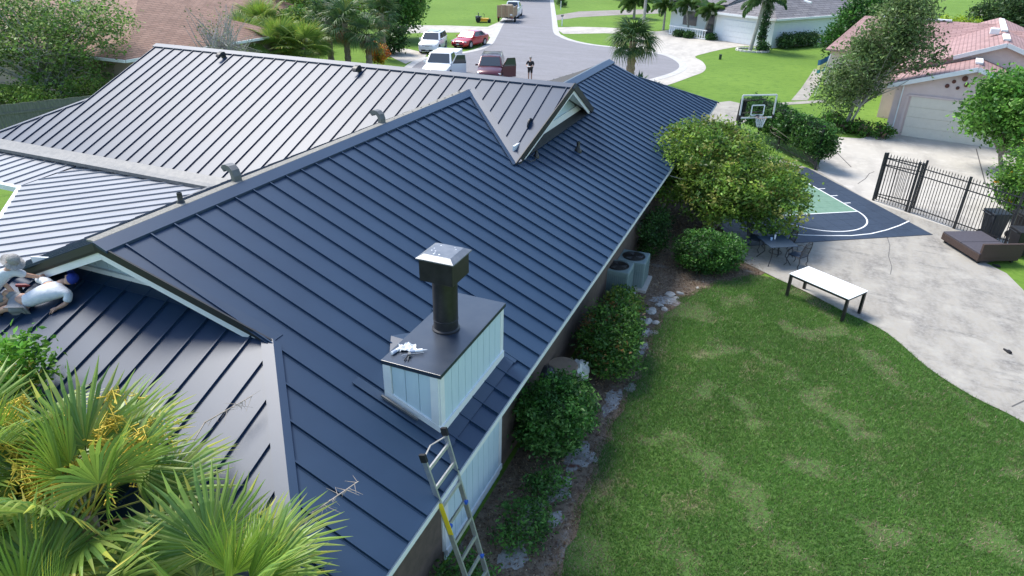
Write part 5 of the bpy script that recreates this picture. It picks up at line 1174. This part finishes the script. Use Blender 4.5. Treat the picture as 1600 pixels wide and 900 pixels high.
# mower on the far lawn
p = G(755, 35); mw = thing('riding_mower', 'yellow riding mower standing on the far lawn beside the trailer', 'mower', (p.x, p.y, 0), .4); YEL = mat('mower_yellow', (.65, .38, .02), .5)
MB().box((.2, 0, .38), (1.0, .75, .24)).build('body', YEL, mw, local=True, bevel=.05); MB().box((.0, 0, .2), (1.0, 1.2, .12)).build('deck', YEL, mw, local=True, bevel=.03); MB().box((-.4, 0, .66), (.45, .5, .12)).build('seat', BLACKM, mw, local=True, bevel=.04); MB().box((-.6, 0, .9), (.1, .5, .45)).build('backrest', BLACKM, mw, local=True, bevel=.04); MB().box((-.75, 0, .55), (.4, .6, .4)).build('engine', GALV, mw, local=True, bevel=.04)
for sx, r in ((-.6, .3), (.75, .2)):
    for sy in (-1, 1): MB().lathe((sx, sy*.5, r), [(r*.8, -.11), (r, -.08), (r, .08), (r*.8, .11)], 16, 'Y').build('wheel', TYRE, mw, local=True)
for sy in (-1, 1): MB().tube([(.1, sy*.3, .5), (.15, sy*.3, .95), (-.05, sy*.22, 1.0)], .02, 6).build('lever', BLACKM, mw, local=True)
# ================================================================== NEIGHBOURHOOD
def uvroof(name, polys, material, parent, thick=.12):
    """roof planes with shingle UVs (metres along the eave, metres up the slope)"""
    V = []; F = []; UV = []
    for P in polys:
        P = [Vector(p) for p in P]; n = Vector()
        for i in range(len(P)): n += P[i-1].cross(P[i])
        n.normalize(); 
        if n.z < 0: n = -n; P = P[::-1]
        h = Vector((0, 0, 1)).cross(n); h = h.normalized() if h.length > 1e-4 else Vector((1, 0, 0)); v = n.cross(h); o = len(V); m_ = len(P)
        V += [p for p in P]+[p-Vector((0, 0, thick)) for p in P]; uv = [(p.dot(h), p.dot(v)) for p in P]
        F.append(tuple(range(o, o+m_))); UV += uv
        F.append(tuple(range(o+2*m_-1, o+m_-1, -1))); UV += uv[::-1]
        for i in range(m_): F.append((o+i, o+m_+i, o+m_+(i+1) % m_, o+(i+1) % m_)); UV += [uv[i], uv[i], uv[(i+1) % m_], uv[(i+1) % m_]]
    o0 = org(parent); me = bpy.data.meshes.new(name); me.from_pydata([tuple(p-o0) for p in V], [], F); l = me.uv_layers.new(name='UVMap'); l.data.foreach_set('uv', np.array(UV, np.float32).ravel())
    return place(name, me, material, parent)
class Frame:
    def __init__(s, o, ang): s.o = Vector((o[0], o[1], 0)); s.u = Vector((math.cos(ang), math.sin(ang), 0)); s.v = Vector((-math.sin(ang), math.cos(ang), 0)); s.a = ang
    def __call__(s, u, v, z=0.): return s.o+s.u*u+s.v*v+Vector((0, 0, z))
def fbox(F, c, d, name, m_, par, bevel=0): return MB().box(F(*c), d, F.a).build(name, m_, par, bevel=bevel)
# pink house
PINK = mat('pink_stucco', (.66, .53, .50), .9, col2=(.70, .57, .54), scale=3, bump=.3, bscale=30); PSH = shinglemat('pink_shingle', (.36, .215, .20), (.43, .265, .25), (.25, .15, .14), .6, .22)
F = Frame((5.05, 43.75), -.16); ph = thing('pink_house', 'pink stucco house with red shingle roof and wide cream garage door', 'house', F(5, 6))
MB().prism([F(-.05, .0, 0), F(7.0, .0, 0), F(7.0, .0, 2.72), F(3.45, .0, 3.9), F(-.05, .0, 2.72)], F.v*5).build('garage_wall', PINK, ph)
MB().prism([F(-.9, 4.2, 0), F(10, 4.2, 0), F(10, 4.2, 2.72), F(4.55, 4.2, 4.75), F(-.9, 4.2, 2.72)], F.v*18).build('wall', PINK, ph)
fbox(F, (-3.0, 17, 1.35), (5, 8, 2.7), 'side_wall', PINK, ph)
ro_ = uvroof('roof', [[F(3.45, -.35, 3.97), F(-.5, -.35, 2.68), F(-.5, 9, 2.68), F(3.45, 9, 3.97)], [F(3.45, -.35, 3.97), F(7.4, -.35, 2.68), F(7.4, 9, 2.68), F(3.45, 9, 3.97)],
    [F(4.55, 3.85, 4.83), F(-1.0, 3.85, 2.72), F(-1.0, 22.4, 2.72), F(4.55, 22.4, 4.83)], [F(4.55, 3.85, 4.83), F(10.3, 3.85, 2.72), F(10.3, 22.4, 2.72), F(4.55, 22.4, 4.83)],
    [F(4.5, 17, 4.75), F(-4.2, 17, 4.75), F(-5.8, 12.4, 2.72), F(4.5, 12.4, 2.72)], [F(4.5, 17, 4.75), F(-4.2, 17, 4.75), F(-5.8, 21.6, 2.72), F(4.5, 21.6, 2.72)], [F(-4.2, 17, 4.75), F(-5.8, 12.4, 2.72), F(-5.8, 21.6, 2.72)],
    [F(4.5, 13, 4.75), F(13.5, 13, 4.75), F(15.5, 9, 2.72), F(4.5, 9, 2.72)], [F(4.5, 13, 4.75), F(13.5, 13, 4.75), F(15.5, 17, 2.72), F(4.5, 17, 2.72)]], PSH, ph)
for a, b in ((F(3.45, -.38, 3.9), F(-.5, -.38, 2.62)), (F(3.45, -.38, 3.9), F(7.4, -.38, 2.62)), (F(4.55, 3.82, 4.76), F(2.2, 3.82, 3.87)), (F(4.55, 3.82, 4.76), F(10.3, 3.82, 2.66))): MB().bar(a, b, .06, .22).build('fascia', WHITE, ph)
for a, b in ((F(3.45, 1.2, 4.02), F(3.45, 3.0, 4.02)), (F(4.55, 5.5, 4.88), F(4.55, 8.5, 4.88)), (F(4.55, 11, 4.88), F(4.55, 20, 4.88)), (F(-3.2, 17, 4.80), F(1.5, 17, 4.80))): MB().bar(a, b, .34, .10).build('ridge_vent', WHITE, ro_)
CREAM = mat('cream_door', (.76, .70, .60), .6, col2=(.72, .66, .56), scale=5)
gd = fbox(F, (3.45, -.02, 1.08), (5.3, .06, 2.16), 'garage_door', CREAM, ph)
for k in range(4): fbox(F, (3.45, -.06, .28+k*.54), (5.26, .03, .52), 'door_panel', CREAM, gd)
fbox(F, (3.45, -.05, 2.22), (5.6, .12, .10), 'door_trim', PINK, ph); fbox(F, (.62, -.05, 1.1), (.14, .10, 2.2), 'door_trim', PINK, ph); fbox(F, (.30, -.10, 1.35), (.06, .1, 2.7), 'downpipe', WHITE, ph)
for i, (du, dz, r) in enumerate(((3.0, 3.35, .14), (2.55, 3.15, .10), (3.15, 3.05, .12), (2.3, 2.9, .11), (2.8, 2.85, .09))): 
    c = F(du, -.05, dz); mb = MB(); mb.lathe(c, [(r, 0), (r*.9, -.02), (r*.3, -.05)], 14, 'Y'); mb.build('wall_disc', mat('rust_disc', (.12, .04, .03), .7), ph)
fbox(F, (4.0, 10, 4.9), (.5, .6, .35), 'roof_vent', WHITE, ro_, .05)
MB().lathe(F(1.2, 5.5, 3.2), [(.06, 0), (.06, .55), (.04, .6)], 10).build('vent_pipe', WHITE, ro_)
sdh = F(6.8, 12.5, 4.8); MB().tube([sdh, sdh+Vector((0, 0, .7)), sdh+Vector((-.1, 0, .8))], .03, 6).build('dish_mast', GALV, ro_); MB().lathe(sdh+Vector((-.2, -.1, .85)), [(.3, .06), (.2, .02), (.02, 0)], 16, 'Y').build('dish', GALV, ro_)
# white house
WST = mat('white_stucco', (.78, .80, .80), .8, col2=(.74, .77, .78), scale=2); GTL = shinglemat('grey_roof_tile', (.19, .18, .19), (.25, .235, .24), (.05, .05, .055), 1.2, .36)
F = Frame((-3.4, 77.0), math.atan2(.54, .84)-math.pi/2+math.pi/2); wang = math.atan2(3.9, 6.1)
F = Frame((-3.4, 77.0), math.pi-wang); # u runs along the garage face away from the corner
F.v = Vector((F.u.y, -F.u.x, 0)); 
if F.v.y < 0: F.v = -F.v
F.a = math.atan2(F.u.y, F.u.x)
wh = thing('white_house', 'white stucco house with grey tiled roof and garage behind the palms', 'house', F(4, 6)); LU, LV = 7.3, 17.0
MB().prism([F(0, 0, 0), F(LU, 0, 0), F(LU, LV, 0), F(0, LV, 0)], (0, 0, 2.75)).build('wall', WST, wh)
MB().prism([F(LU, 1.5, 0), F(LU+8, 1.5, 0), F(LU+8, LV, 0), F(LU, LV, 0)], (0, 0, 3.4)).build('wing_wall', WST, wh)
o = .45; rz_ = 4.9; m2 = LU/2
rw = uvroof('roof', [[F(-o, -o, 2.78), F(LU+o, -o, 2.78), F(m2, m2, rz_)], [F(-o, -o, 2.78), F(m2, m2, rz_), F(m2, LV-m2, rz_), F(-o, LV+o, 2.78)], [F(LU+o, -o, 2.78), F(m2, m2, rz_), F(m2, LV-m2, rz_), F(LU+o, LV+o, 2.78)], [F(-o, LV+o, 2.78), F(m2, LV-m2, rz_), F(LU+o, LV+o, 2.78)]], GTL, wh)
uvroof('wing_roof', [[F(LU-.2, 1.0, 3.45), F(LU+8.5, 1.0, 3.45), F(LU+8.5, 9, 6.2), F(LU-.2, 9, 6.2)], [F(LU-.2, 17.5, 3.45), F(LU+8.5, 17.5, 3.45), F(LU+8.5, 9, 6.2), F(LU-.2, 9, 6.2)]], GTL, wh)
for a, b in ((F(-o, -o, 2.72), F(LU+o, -o, 2.72)), (F(-o, -o, 2.72), F(-o, LV+o, 2.72))): MB().bar(a, b, .14, .2).build('gutter', WHITE, wh)
gd = MB().prism([F(.9, -.02, .02), F(6.2, -.02, .02), F(6.2, -.02, 2.2), F(.9, -.02, 2.2)], F.v*-.05).build('garage_door', WHITE, wh)
for k in range(4): MB().prism([F(.95, -.08, .04+k*.54), F(6.15, -.08, .04+k*.54), F(6.15, -.08, .55+k*.54), F(.95, -.08, .55+k*.54)], F.v*-.02).build('door_panel', WHITE, gd)
MB().prism([F(LU+1.5, 1.48, .2), F(LU+2.5, 1.48, .2), F(LU+2.5, 1.48, 2.3), F(LU+1.5, 1.48, 2.3)], F.v*-.04).build('window', GLASS, wh); MB().prism([F(LU+4, 1.48, .9), F(LU+6, 1.48, .9), F(LU+6, 1.48, 2.4), F(LU+4, 1.48, 2.4)], F.v*-.04).build('window', GLASS, wh)
uvroof('roof_edge', [[F(-.2, 5, 4.2), F(-.2, 5.3, 4.2), F(.6, 5.3, 4.35), F(.6, 5, 4.35)]], WHITE, rw)
bl = thing('balustrade', 'white balustrade in front of the white house beside the drive', 'balustrade', F(LU+1, -1.2)); 
MB().bar(F(LU+.1, -1.2, .95), F(LU+5.5, -1.2, .95), .14, .1).build('handrail', WHITE, bl); MB().bar(F(LU+.1, -1.2, .1), F(LU+5.5, -1.2, .1), .14, .1).build('base_rail', WHITE, bl)
for k in range(16): MB().lathe(F(LU+.3+k*.34, -1.2, .15), [(.05, 0), (.09, .2), (.04, .45), (.05, .76)], 8).build('baluster', WHITE, bl)
# brown-roofed house on the other side
BSH = shinglemat('brown_shingle', (.27, .155, .11), (.33, .20, .145), (.16, .095, .07), .7, .22); bh = thing('brown_roof_house', 'house with broad brown shingle roof behind the bare tree', 'house', (-49, 44, 0))
MB().box((-49.5, 37, 1.35), (24, 13, 2.7)).build('wall', mat('tan_wall', (.35, .28, .22), .9), bh); MB().box((-55, 51, 1.35), (17, 17, 2.7)).build('wing_wall', MATS['tan_wall'], bh)
uvroof('roof', [[(-36.8, 29.8, 2.65), (-36.8, 44.2, 2.65), (-43, 37, 5.4)], [(-36.8, 29.8, 2.65), (-43, 37, 5.4), (-56, 37, 5.4), (-62, 29.8, 2.65)], [(-36.8, 44.2, 2.65), (-43, 37, 5.4), (-56, 37, 5.4), (-62, 44.2, 2.65)], [(-62, 29.8, 2.65), (-56, 37, 5.4), (-62, 44.2, 2.65)]], BSH, bh)
uvroof('wing_roof', [[(-46, 38, 2.65), (-46, 60, 2.65), (-55, 52, 6.0), (-55, 38, 6.0)], [(-64, 38, 2.65), (-64, 60, 2.65), (-55, 52, 6.0), (-55, 38, 6.0)], [(-46, 60, 2.65), (-64, 60, 2.65), (-55, 52, 6.0)]], BSH, bh)
MB().bar((-36.75, 29.8, 2.56), (-36.75, 44.2, 2.56), .08, .16).build('gutter', WHITE, bh); MB().bar((-62, 29.75, 2.56), (-36.8, 29.75, 2.56), .08, .16).build('gutter', WHITE, bh)
MB().box((-47.5, 35.6, 5.0), (.5, .5, .5)).build('roof_vent', WHITE, bh)
# timber fence
FW = mat('weathered_fence', (.14, .145, .12), .9, col2=(.22, .215, .185), scale=5, stretch=(4, 4, .6), bump=.4, bscale=30)
fa_, fb_ = Vector((-37.6, 17.0, 0)), Vector((-32.0, 27.5, 0)); wf = thing('timber_fence', 'weathered grey-green timber board fence behind the roof', 'fence', fa_); d = (fb_-fa_); L_ = d.length; d.normalize(); n = int(L_/.15)
for k in range(n):
    q = fa_+d*(.15*(k+.5)); h_ = 1.83+random.uniform(-.02, .02); MB().box((q.x, q.y, h_/2), (.142, .022, h_), math.atan2(d.y, d.x)+random.uniform(-.03, .03)).build('board', FW, wf)
for z in (.4, 1.4): MB().bar(fa_+Vector((.03, -.02, z)), fb_+Vector((.03, -.02, z)), .04, .09).build('rail', FW, wf)
cl_ = thing('garden_wall', 'pale concrete yard strip and low wall behind the timber fence', 'wall', (-37, 36, 0)); MB().box((-37.6, 33, .4), (.2, 9, .8)).build('wall', CONCL, cl_); MB().box((-38.2, 28, .3), (5, .2, .6)).build('cap', CONCL, cl_)
# trees and palms ---------------------------------------------------------
OL = [(.095, .15, .05), (.13, .19, .065), (.065, .11, .035), (.17, .22, .09)]
bush('tree', 'upright olive-green tree with pale stems before the pink house', 'tree', (3.0, 43.4, 0), [(.0, .2, 3.4, 1.5, 1.5, 1.7), (.9, .3, 4.6, 1.7, 1.5, 1.5), (1.4, .6, 6.0, 1.6, 1.4, 1.6), (-.7, 0, 2.2, 1.5, 1.3, 1.3), (2.6, .3, 4.5, 1.3, 1.2, 1.1), (1.6, .5, 7.0, 1.1, 1, 1)], 860, 26, .26, .17, OL, None, .07, trunks=4, nl=8, bark=BARKG, shell=.45, aspect=.45)
bush('tree', 'dense dark green tree between the white house and the pink house', 'tree', (4.4, 71, 0), [(0, 0, 2.9, 2.7, 2.5, 2.2), (.5, .5, 4.4, 2.2, 2, 1.6), (-1.6, 0, 2.0, 1.6, 1.5, 1.4)], 520, 26, .36, .26, [(.03, .09, .016), (.045, .12, .02), (.02, .06, .012)], None, .14)
bush('shrub', 'rounded golden-green shrub beyond the pink roof', 'shrub', (12.6, 78, 0), [(0, 0, 2.0, 2.7, 2.2, 1.9)], 330, 26, .26, .20, [(.20, .28, .02), (.26, .33, .025), (.14, .22, .02)], None, .05)
bush('tree', 'shadowy green tree behind the ridge of the pink house', 'tree', (17.5, 84, 0), [(0, 0, 3.0, 3.2, 2.6, 2.2), (1.5, 0, 4.6, 2.4, 2, 1.8)], 420, 26, .40, .30, [(.045, .085, .03), (.065, .11, .035), (.03, .06, .02)], None, .16)
bush('tree', 'tall dark tree at the far end of the red roof', 'tree', (23.5, 74, 0), [(0, 0, 3.6, 3.2, 2.8, 2.6), (-1, 1, 5.5, 2.6, 2.4, 2)], 420, 26, .40, .30, [(.05, .09, .03), (.07, .115, .035), (.03, .06, .02)], None, .18)
bush('hedge', 'low clipped hedge against the side wall of the white house', 'hedge', (-2.1, 77.6, 0), [(k*.55, k*.78, .75, .8, .8, .65) for k in range(6)], 260, 24, .2, .17, [(.05, .10, .03), (.075, .13, .04), (.035, .075, .022)], None, .03, trunks=3)
bush('cypress', 'narrow dark green columnar cypress beside the white garage', 'tree', (-4.3, 75.6, 0), [(0, 0, .8+k*.62, .38, .38, .5) for k in range(6)], 150, 26, .13, .15, [(.022, .065, .025), (.035, .085, .03)], None, .05, trunks=1, nl=4, up=.8)
bush('shrub', 'wispy grey-green shrub under the dense tree by the white wall', 'shrub', (3.6, 66, 0), [(0, 0, .9, 1.6, 1.2, .9), (1.4, -.8, .9, 1.2, 1, .9)], 200, 24, .3, .2, [(.10, .18, .05), (.15, .23, .08), (.07, .13, .04)], None, .03)
bush('ground_cover', 'low red-tinged ground plants at the foot of the olive tree', 'plant', (4.3, 42.5, 0), [(0, 0, .35, 1.1, .7, .4), (-1.2, .6, .3, .8, .6, .35), (-2, 1.4, .4, .8, .8, .45)], 170, 24, .14, .15, [(.05, .14, .02), (.08, .18, .03), (.07, .05, .035)], [.45, .3, .25], .015, up=.7)
bush('tree', 'spreading light green tree with bare twigs behind the timber fence', 'tree', (-40.5, 27.5, 0), [(0, 0, 3.6, 3.4, 3.2, 2.2), (-2.5, 1, 5.2, 3, 2.8, 2.2), (1.5, 2.0, 4.6, 2.6, 2.6, 2.0), (.5, 1, 1.6, 3.2, 2.6, 1.4), (-3, -2.5, 4.0, 2.5, 2.5, 2.4)], 900, 26, .30, .17, [(.075, .15, .03), (.11, .19, .04), (.05, .10, .022), (.16, .22, .07)], None, .13, trunks=4, nl=16, bark=BARKG, shell=.3)
bush('shrub', 'dense yellow-green shrubs in the corner behind the timber fence', 'shrub', (-39.5, 25.2, 0), [(0, 0, .9, 1.8, 1.5, .9), (1.6, 2.2, .9, 1.2, 1.2, .9), (-2.2, -1.5, 1.0, 1.5, 1.5, 1)], 330, 24, .24, .15, [(.09, .16, .03), (.13, .19, .035), (.06, .12, .02)], None, .03)
bush('bare_tree', 'nearly leafless tree with pale forking branches before the brown roof', 'tree', (-34.6, 35.5, 0), [(0, 0, 3.2, 2.8, 2.6, 1.9), (-1.5, 1, 4.4, 2, 2, 1.4)], 130, 5, .22, .13, [(.12, .15, .06), (.09, .12, .05)], None, .10, trunks=3, nl=30, bark=BARKG, shell=.4)
bush('tree', 'dense rounded green tree on the far lawn behind the white SUV', 'tree', (-38.8, 63.5, 0), [(0, 0, 4.2, 3.4, 3.2, 2.6), (-1, 0, 6, 2.8, 2.8, 2), (1.4, -1, 2.6, 2.0, 2, 1.5)], 620, 28, .38, .27, [(.05, .13, .02), (.075, .165, .025), (.032, .09, .016), (.10, .19, .035)], None, .2)
bush('croton', 'small yellow and red leaved croton beside the palm trunks', 'shrub', (-31.6, 48.6, 0), [(0, 0, 1.1, .8, .7, .75)], 90, 24, .14, .16, [(.45, .30, .02), (.40, .12, .02), (.16, .20, .03)], None, .03)
bush('tree', 'leafy yellow-green tree beyond the fan palms and the brown roof', 'tree', (-46, 62, 0), [(0, 0, 3.2, 4, 3.5, 2.4), (-3, -2, 4.5, 3, 3, 2), (3.5, -3, 3.4, 2.6, 2.6, 2)], 600, 26, .42, .26, [(.09, .18, .03), (.13, .22, .04), (.06, .13, .022), (.19, .24, .05)], None, .18)
for i, (x_, y_, lab) in enumerate(((-30, 128, 'dark tree on the far side of the street end'), (-20, 122, 'broad green tree beyond the brick drive'), (-8, 108, 'dark tree behind the white house'), (8, 118, 'far green tree behind the dark cypress and white house'), (-48, 118, 'far dark tree left of the trailer street'), (-60, 92, 'far tree behind the mown lawn'), (30, 96, 'far dark tree behind the red roof'), (-62, 70, 'leafy tree behind the brown roof'), (-66, 40, 'tree at the back of the brown roofed house'))):
    bush('tree', lab, 'tree', (x_, y_, 0), [(0, 0, 3.4, 4.2, 3.6, 2.8), (1.5, .5, 5, 3, 3, 2)], 300, 24, .55, .40, [(.035, .085, .02), (.055, .115, .028), (.022, .055, .014)], None, .2)
# fan palms with brown skirts behind the ridge
def skirt_palm(label, px, py, h, sc, n=20, dead=16):
    p = G(px, py); t = fan_palm(label, (p.x, p.y, 0), h, n, tr=.20, sc=sc, dead=dead, young=3, mid=True); return t
skirt_palm('fan palm with thick brown skirt, tallest of the clump behind the ridge', 545, 106, 3.3, 1.2); skirt_palm('fan palm with brown skirt close beside the croton', 578, 110, 2.6, 1.05)
skirt_palm('leaning fan palm at the back of the skirted clump', 518, 98, 3.4, 1.2); skirt_palm('fan palm nearest the dense rounded tree', 600, 92, 3.6, 1.1)
for i, (px, py, h, lab) in enumerate(((438, 112, 1.9, 'low bushy fan palm with orange flowers behind the grey roof'), (385, 104, 1.9, 'low bushy fan palm beside the bare tree'), (478, 112, 1.8, 'low bushy fan palm next to the skirted palms'), (415, 88, 2.6, 'taller bushy fan palm behind the two low ones'))):
    p = G(px, py); t = fan_palm(lab, (p.x, p.y, 0), h, 24, tr=.15, sc=1.45, dead=3, young=5, sprays=((.5, -.2, 1.3, 16), (-.6, .2, 1.2, 16), (.1, .4, 1.6, 14)))
sp_ = G(983, 132); fan_palm('sabal palm with round bushy crown beside the street behind the roof', (sp_.x, sp_.y, 0), 3.0, 46, tr=.26, sc=1.12, dead=2, young=6, mid=True, trunk_m=mat('boot_trunk', (.26, .18, .11), .95, col2=(.38, .28, .18), scale=9, bump=.9, bscale=14))
def feather_mesh(name, L_, droop, cols, seed):
    r = random.Random(seed); V = []; Fc = []; C = []; rp = []
    for k in range(11): u = k/10; rp.append(Vector((L_*u*(1-.22*u*u*droop), 0, L_*(.35*u-.75*droop*u*u))))
    def quad(a, b, c, d, col): o = len(V); V.extend([a, b, c, d]); C.extend([col]*4); Fc.append((o, o+1, o+2)); Fc.append((o, o+2, o+3))
    for k in range(10): quad(rp[k]+Vector((0, -.03, 0)), rp[k]+Vector((0, .03, 0)), rp[k+1]+Vector((0, .02, 0)), rp[k+1]+Vector((0, -.02, 0)), cols[0])
    for k in range(4, 41):
        u = k/40; i = min(9, int(u*10)); p = rp[i].lerp(rp[i+1], u*10-i); l = L_*.30*math.sin(math.pi*min(1, u*.9+.08))**.6
        for s_ in (-1, 1):
            e = p+Vector((l*.45, s_*l*.75, -l*(.35+.5*r.random()))); md = p.lerp(e, .5)+Vector((0, 0, l*.12)); w_ = Vector((.085, 0, .02)); c = tuple(Vector(cols[r.randrange(len(cols))])*r.uniform(.8, 1.2)); quad(p-w_*.5, md-w_, md+w_, p+w_*.5, c); quad(md-w_, e, e, md+w_, c)
    me = bpy.data.meshes.new(name); me.from_pydata([tuple(v) for v in V], [], Fc); at = me.color_attributes.new('Col', 'FLOAT_COLOR', 'POINT'); at.data.foreach_set('color', np.c_[np.array(C), np.ones(len(C))].astype(np.float32).ravel()); me.materials.append(PALMF); return me
FEA = [feather_mesh('frond', 2.4, 1.0, [(.05, .115, .04), (.075, .15, .05), (.10, .18, .06)], i) for i in range(2)]+[feather_mesh('frond', 1.6, .9, [(.08, .17, .04), (.11, .21, .05), (.14, .23, .06)], 5)]
def feather_palm(label, base, h, n, sc, young=False, lean=(0, 0), tr=.16):
    t = thing('feather_palm', label, 'palm', base); b = Vector(base); top = b+Vector((lean[0], lean[1], h)); MB().tube([b, b.lerp(top, .5)+Vector((lean[0]*.1, 0, 0)), top-Vector((0, 0, .5)), top], [tr*1.2, tr, tr*.95, tr*1.2], 10).build('trunk', BARKG, t)
    for i in range(n):
        o = add_frond(t, FEA[2] if young else FEA[i % 2], i*2.399, R_(55-75*i/n), sc, h, lean=lean)
    return t
feather_palm('tall feather palm with grey trunk in the stone ring before the white garage', (-5.1, 73.7, 0), 4.6, 13, 1.05, lean=(.5, .2)); 
feather_palm('slender feather palm beside the balustrade of the white house', (-10.9, 81.6, 0), 2.9, 16, 1.2, True, lean=(.5, 0), tr=.1); feather_palm('leaning feather palm with pale stem by the entrance of the white house', (-12.6, 83.2, 0), 3.2, 16, 1.25, True, lean=(-.6, 0), tr=.1)
feather_palm('feather palm at the end of the brick drive', (-16.2, 86.6, 0), 2.7, 16, 1.25, True, tr=.12); feather_palm('golden feather palm behind the sabal palm', (-22.5, 98, 0), 2.0, 18, 1.6, True); feather_palm('tall bare-stemmed palm behind the sabal palm', (-18.2, 84.5, 0), 6.8, 12, 1.0)
rg = MB(); 
for k in range(22):
    a_ = k/22*6.283; p = Vector((-4.9+1.5*math.cos(a_), 74.1+1.3*math.sin(a_), .08)); rg.box(p, (.36, .22, .2), a_+1.57)
tag(rg.build('stone_ring', mat('ring_stone', (.62, .60, .56), .9, col2=(.5, .48, .45), scale=9), None, bevel=.03), 'ring of pale edging stones round the tall feather palm', 'stone ring')
for i, (x_, y_, r_, lab) in enumerate(((-13.4, 81.2, .5, 'round clipped shrub beside the leaning feather palm'), (-12.2, 80.6, .5, 'round clipped shrub near the balustrade corner'), (-9.8, 80.2, .45, 'dark clipped shrub under the slender feather palm'), (-4.0, 74.0, .6, 'low green shrub inside the stone ring'), (-36.4, 108.5, .8, 'dark low shrub around the far lamp post'))):
    bush('shrub', lab, 'shrub', (x_, y_, 0), [(0, 0, r_*.7, r_, r_, r_*.65)], 60, 22, .14, .17, DG, None, .02)
for i, (px, py, s_, lab) in enumerate(((1000, 130, .9, 'spiky agave standing behind the rear roof corner'), (1025, 137, .6, 'small spiky agave nearer the kerb'), (985, 118, .6, 'small agave at the foot of the sabal palm'))):
    p = G(px, py); t = thing('agave', lab, 'plant', (p.x, p.y, 0)); 
    for k in range(16):
        a_ = k*2.4; e_ = R_(25+50*random.random()); l = s_*random.uniform(.8, 1.15); d = Vector((math.cos(a_)*math.cos(e_), math.sin(a_)*math.cos(e_), math.sin(e_))); sd = Vector((-math.sin(a_), math.cos(a_), 0)); b = p+Vector((0, 0, .05)); m1 = b+d*l*.5
        MB().add([b-sd*.05*s_, b+sd*.05*s_, m1+sd*.085*s_, b+d*l+Vector((0, 0, -.05)), m1-sd*.085*s_, m1-Vector((0, 0, .03))], [(0, 5, 4), (0, 1, 5), (1, 2, 5), (2, 3, 5), (5, 3, 4)]).build('leaf', mat('agave_leaf', (.06, .13, .05), .5, col2=(.09, .17, .07), scale=6), t)
# flag, mailbox, posts
p = G(1272, 152); fl = thing('flag_pole', 'leaning white flag pole with blue and yellow flag beside the garden path', 'flag', p); MB().tube([p, p+Vector((.25, .0, 1.6)), p+Vector((.45, .0, 2.9))], .028, 8).build('pole', WHITE, fl)
def flagpart(z0, z1, m_):
    mb = MB(); n = 9
    for k in range(n+1):
        u = k/n
        for z in (z0, z1): mb.v.append((p.x+.43-.62*u*(.8+.1*z)+.0, p.y+.10*math.sin(u*7), p.z+z-.55*u+.15*u*u))
    for k in range(n): mb.f.append((2*k, 2*k+1, 2*k+3, 2*k+2))
    return mb.build('flag_panel', m_, fl)
flagpart(2.5, 2.85, mat('flag_blue', (.02, .10, .20), .8)); flagpart(2.2, 2.498, mat('flag_yellow', (.55, .55, .2), .8)); flagpart(1.95, 2.198, mat('flag_green', (.03, .18, .2), .8))
def post(name, lab, cat, px, py, h, head):
    p = G(px, py); t = thing(name, lab, cat, p); MB().box(p+Vector((0, 0, h/2)), (.1, .1, h)).build('post', WHITE, t)
    if head == 'box': mb = MB(); mb.box(p+Vector((0, -.05, h+.1)), (.2, .5, .2)); mb.build('mailbox', GALV, t, bevel=.04); MB().box(p+Vector((.11, .1, h+.16)), (.02, .04, .14)).build('mailbox_flag', REDL, t)
    else: MB().lathe(p+Vector((0, 0, h)), [(.1, 0), (.16, .2), (.16, .24), (.02, .36)], 10).build('lantern', BLACKM, t)
post('mailbox', 'white-posted mailbox at the kerb beside the sidewalk', 'mailbox', 878, 41, 1.1, 'box'); post('lamp_post', 'low white lamp post with lantern on the far lawn', 'lamp post', 876, 16, 1.3, 'lamp')
p = G(1125, 93); t = thing('utility_box', 'small dark utility marker standing in the bright lawn', 'marker', p); MB().box(p+Vector((0, 0, .2)), (.22, .16, .4)).build('body', mat('green_box', (.03, .06, .03), .6), t, bevel=.02); MB().box(p+Vector((0, 0, .42)), (.24, .18, .05)).build('lid', BLACKM, t)

for i, (px, py, r_, lab) in enumerate(((350, 96, 1.2, 'leafy banana-like shrub behind the bare tree'), (465, 78, 2.0, 'bright green bush behind the low fan palms'), (500, 62, 2.2, 'tall green bush behind the skirted palms'), (440, 84, 1.8, 'yellow-green bush against the brown roof eave'), (610, 84, 1.3, 'dark bush under the dense rounded tree'))):
    p = G(px, py); bush('shrub', lab, 'shrub', (p.x, p.y, 0), [(0, 0, r_*.9, r_*1.1, r_, r_*.85), (.6, .3, r_*1.3, r_*.7, r_*.7, r_*.6)], int(120*r_), 24, .26, .22, [(.08, .17, .03), (.12, .21, .035), (.05, .12, .02), (.17, .23, .05)] if i < 4 else DG, None, .05)

bush('shrub', 'dark green shrub in the courtyard below the low roof', 'shrub', (-22.0, 10.9, 0), [(0, 0, .8, 1.3, 1.0, .8), (-1.5, .4, .7, 1.2, .9, .7)], 220, 24, .18, .13, DG, None, .03)
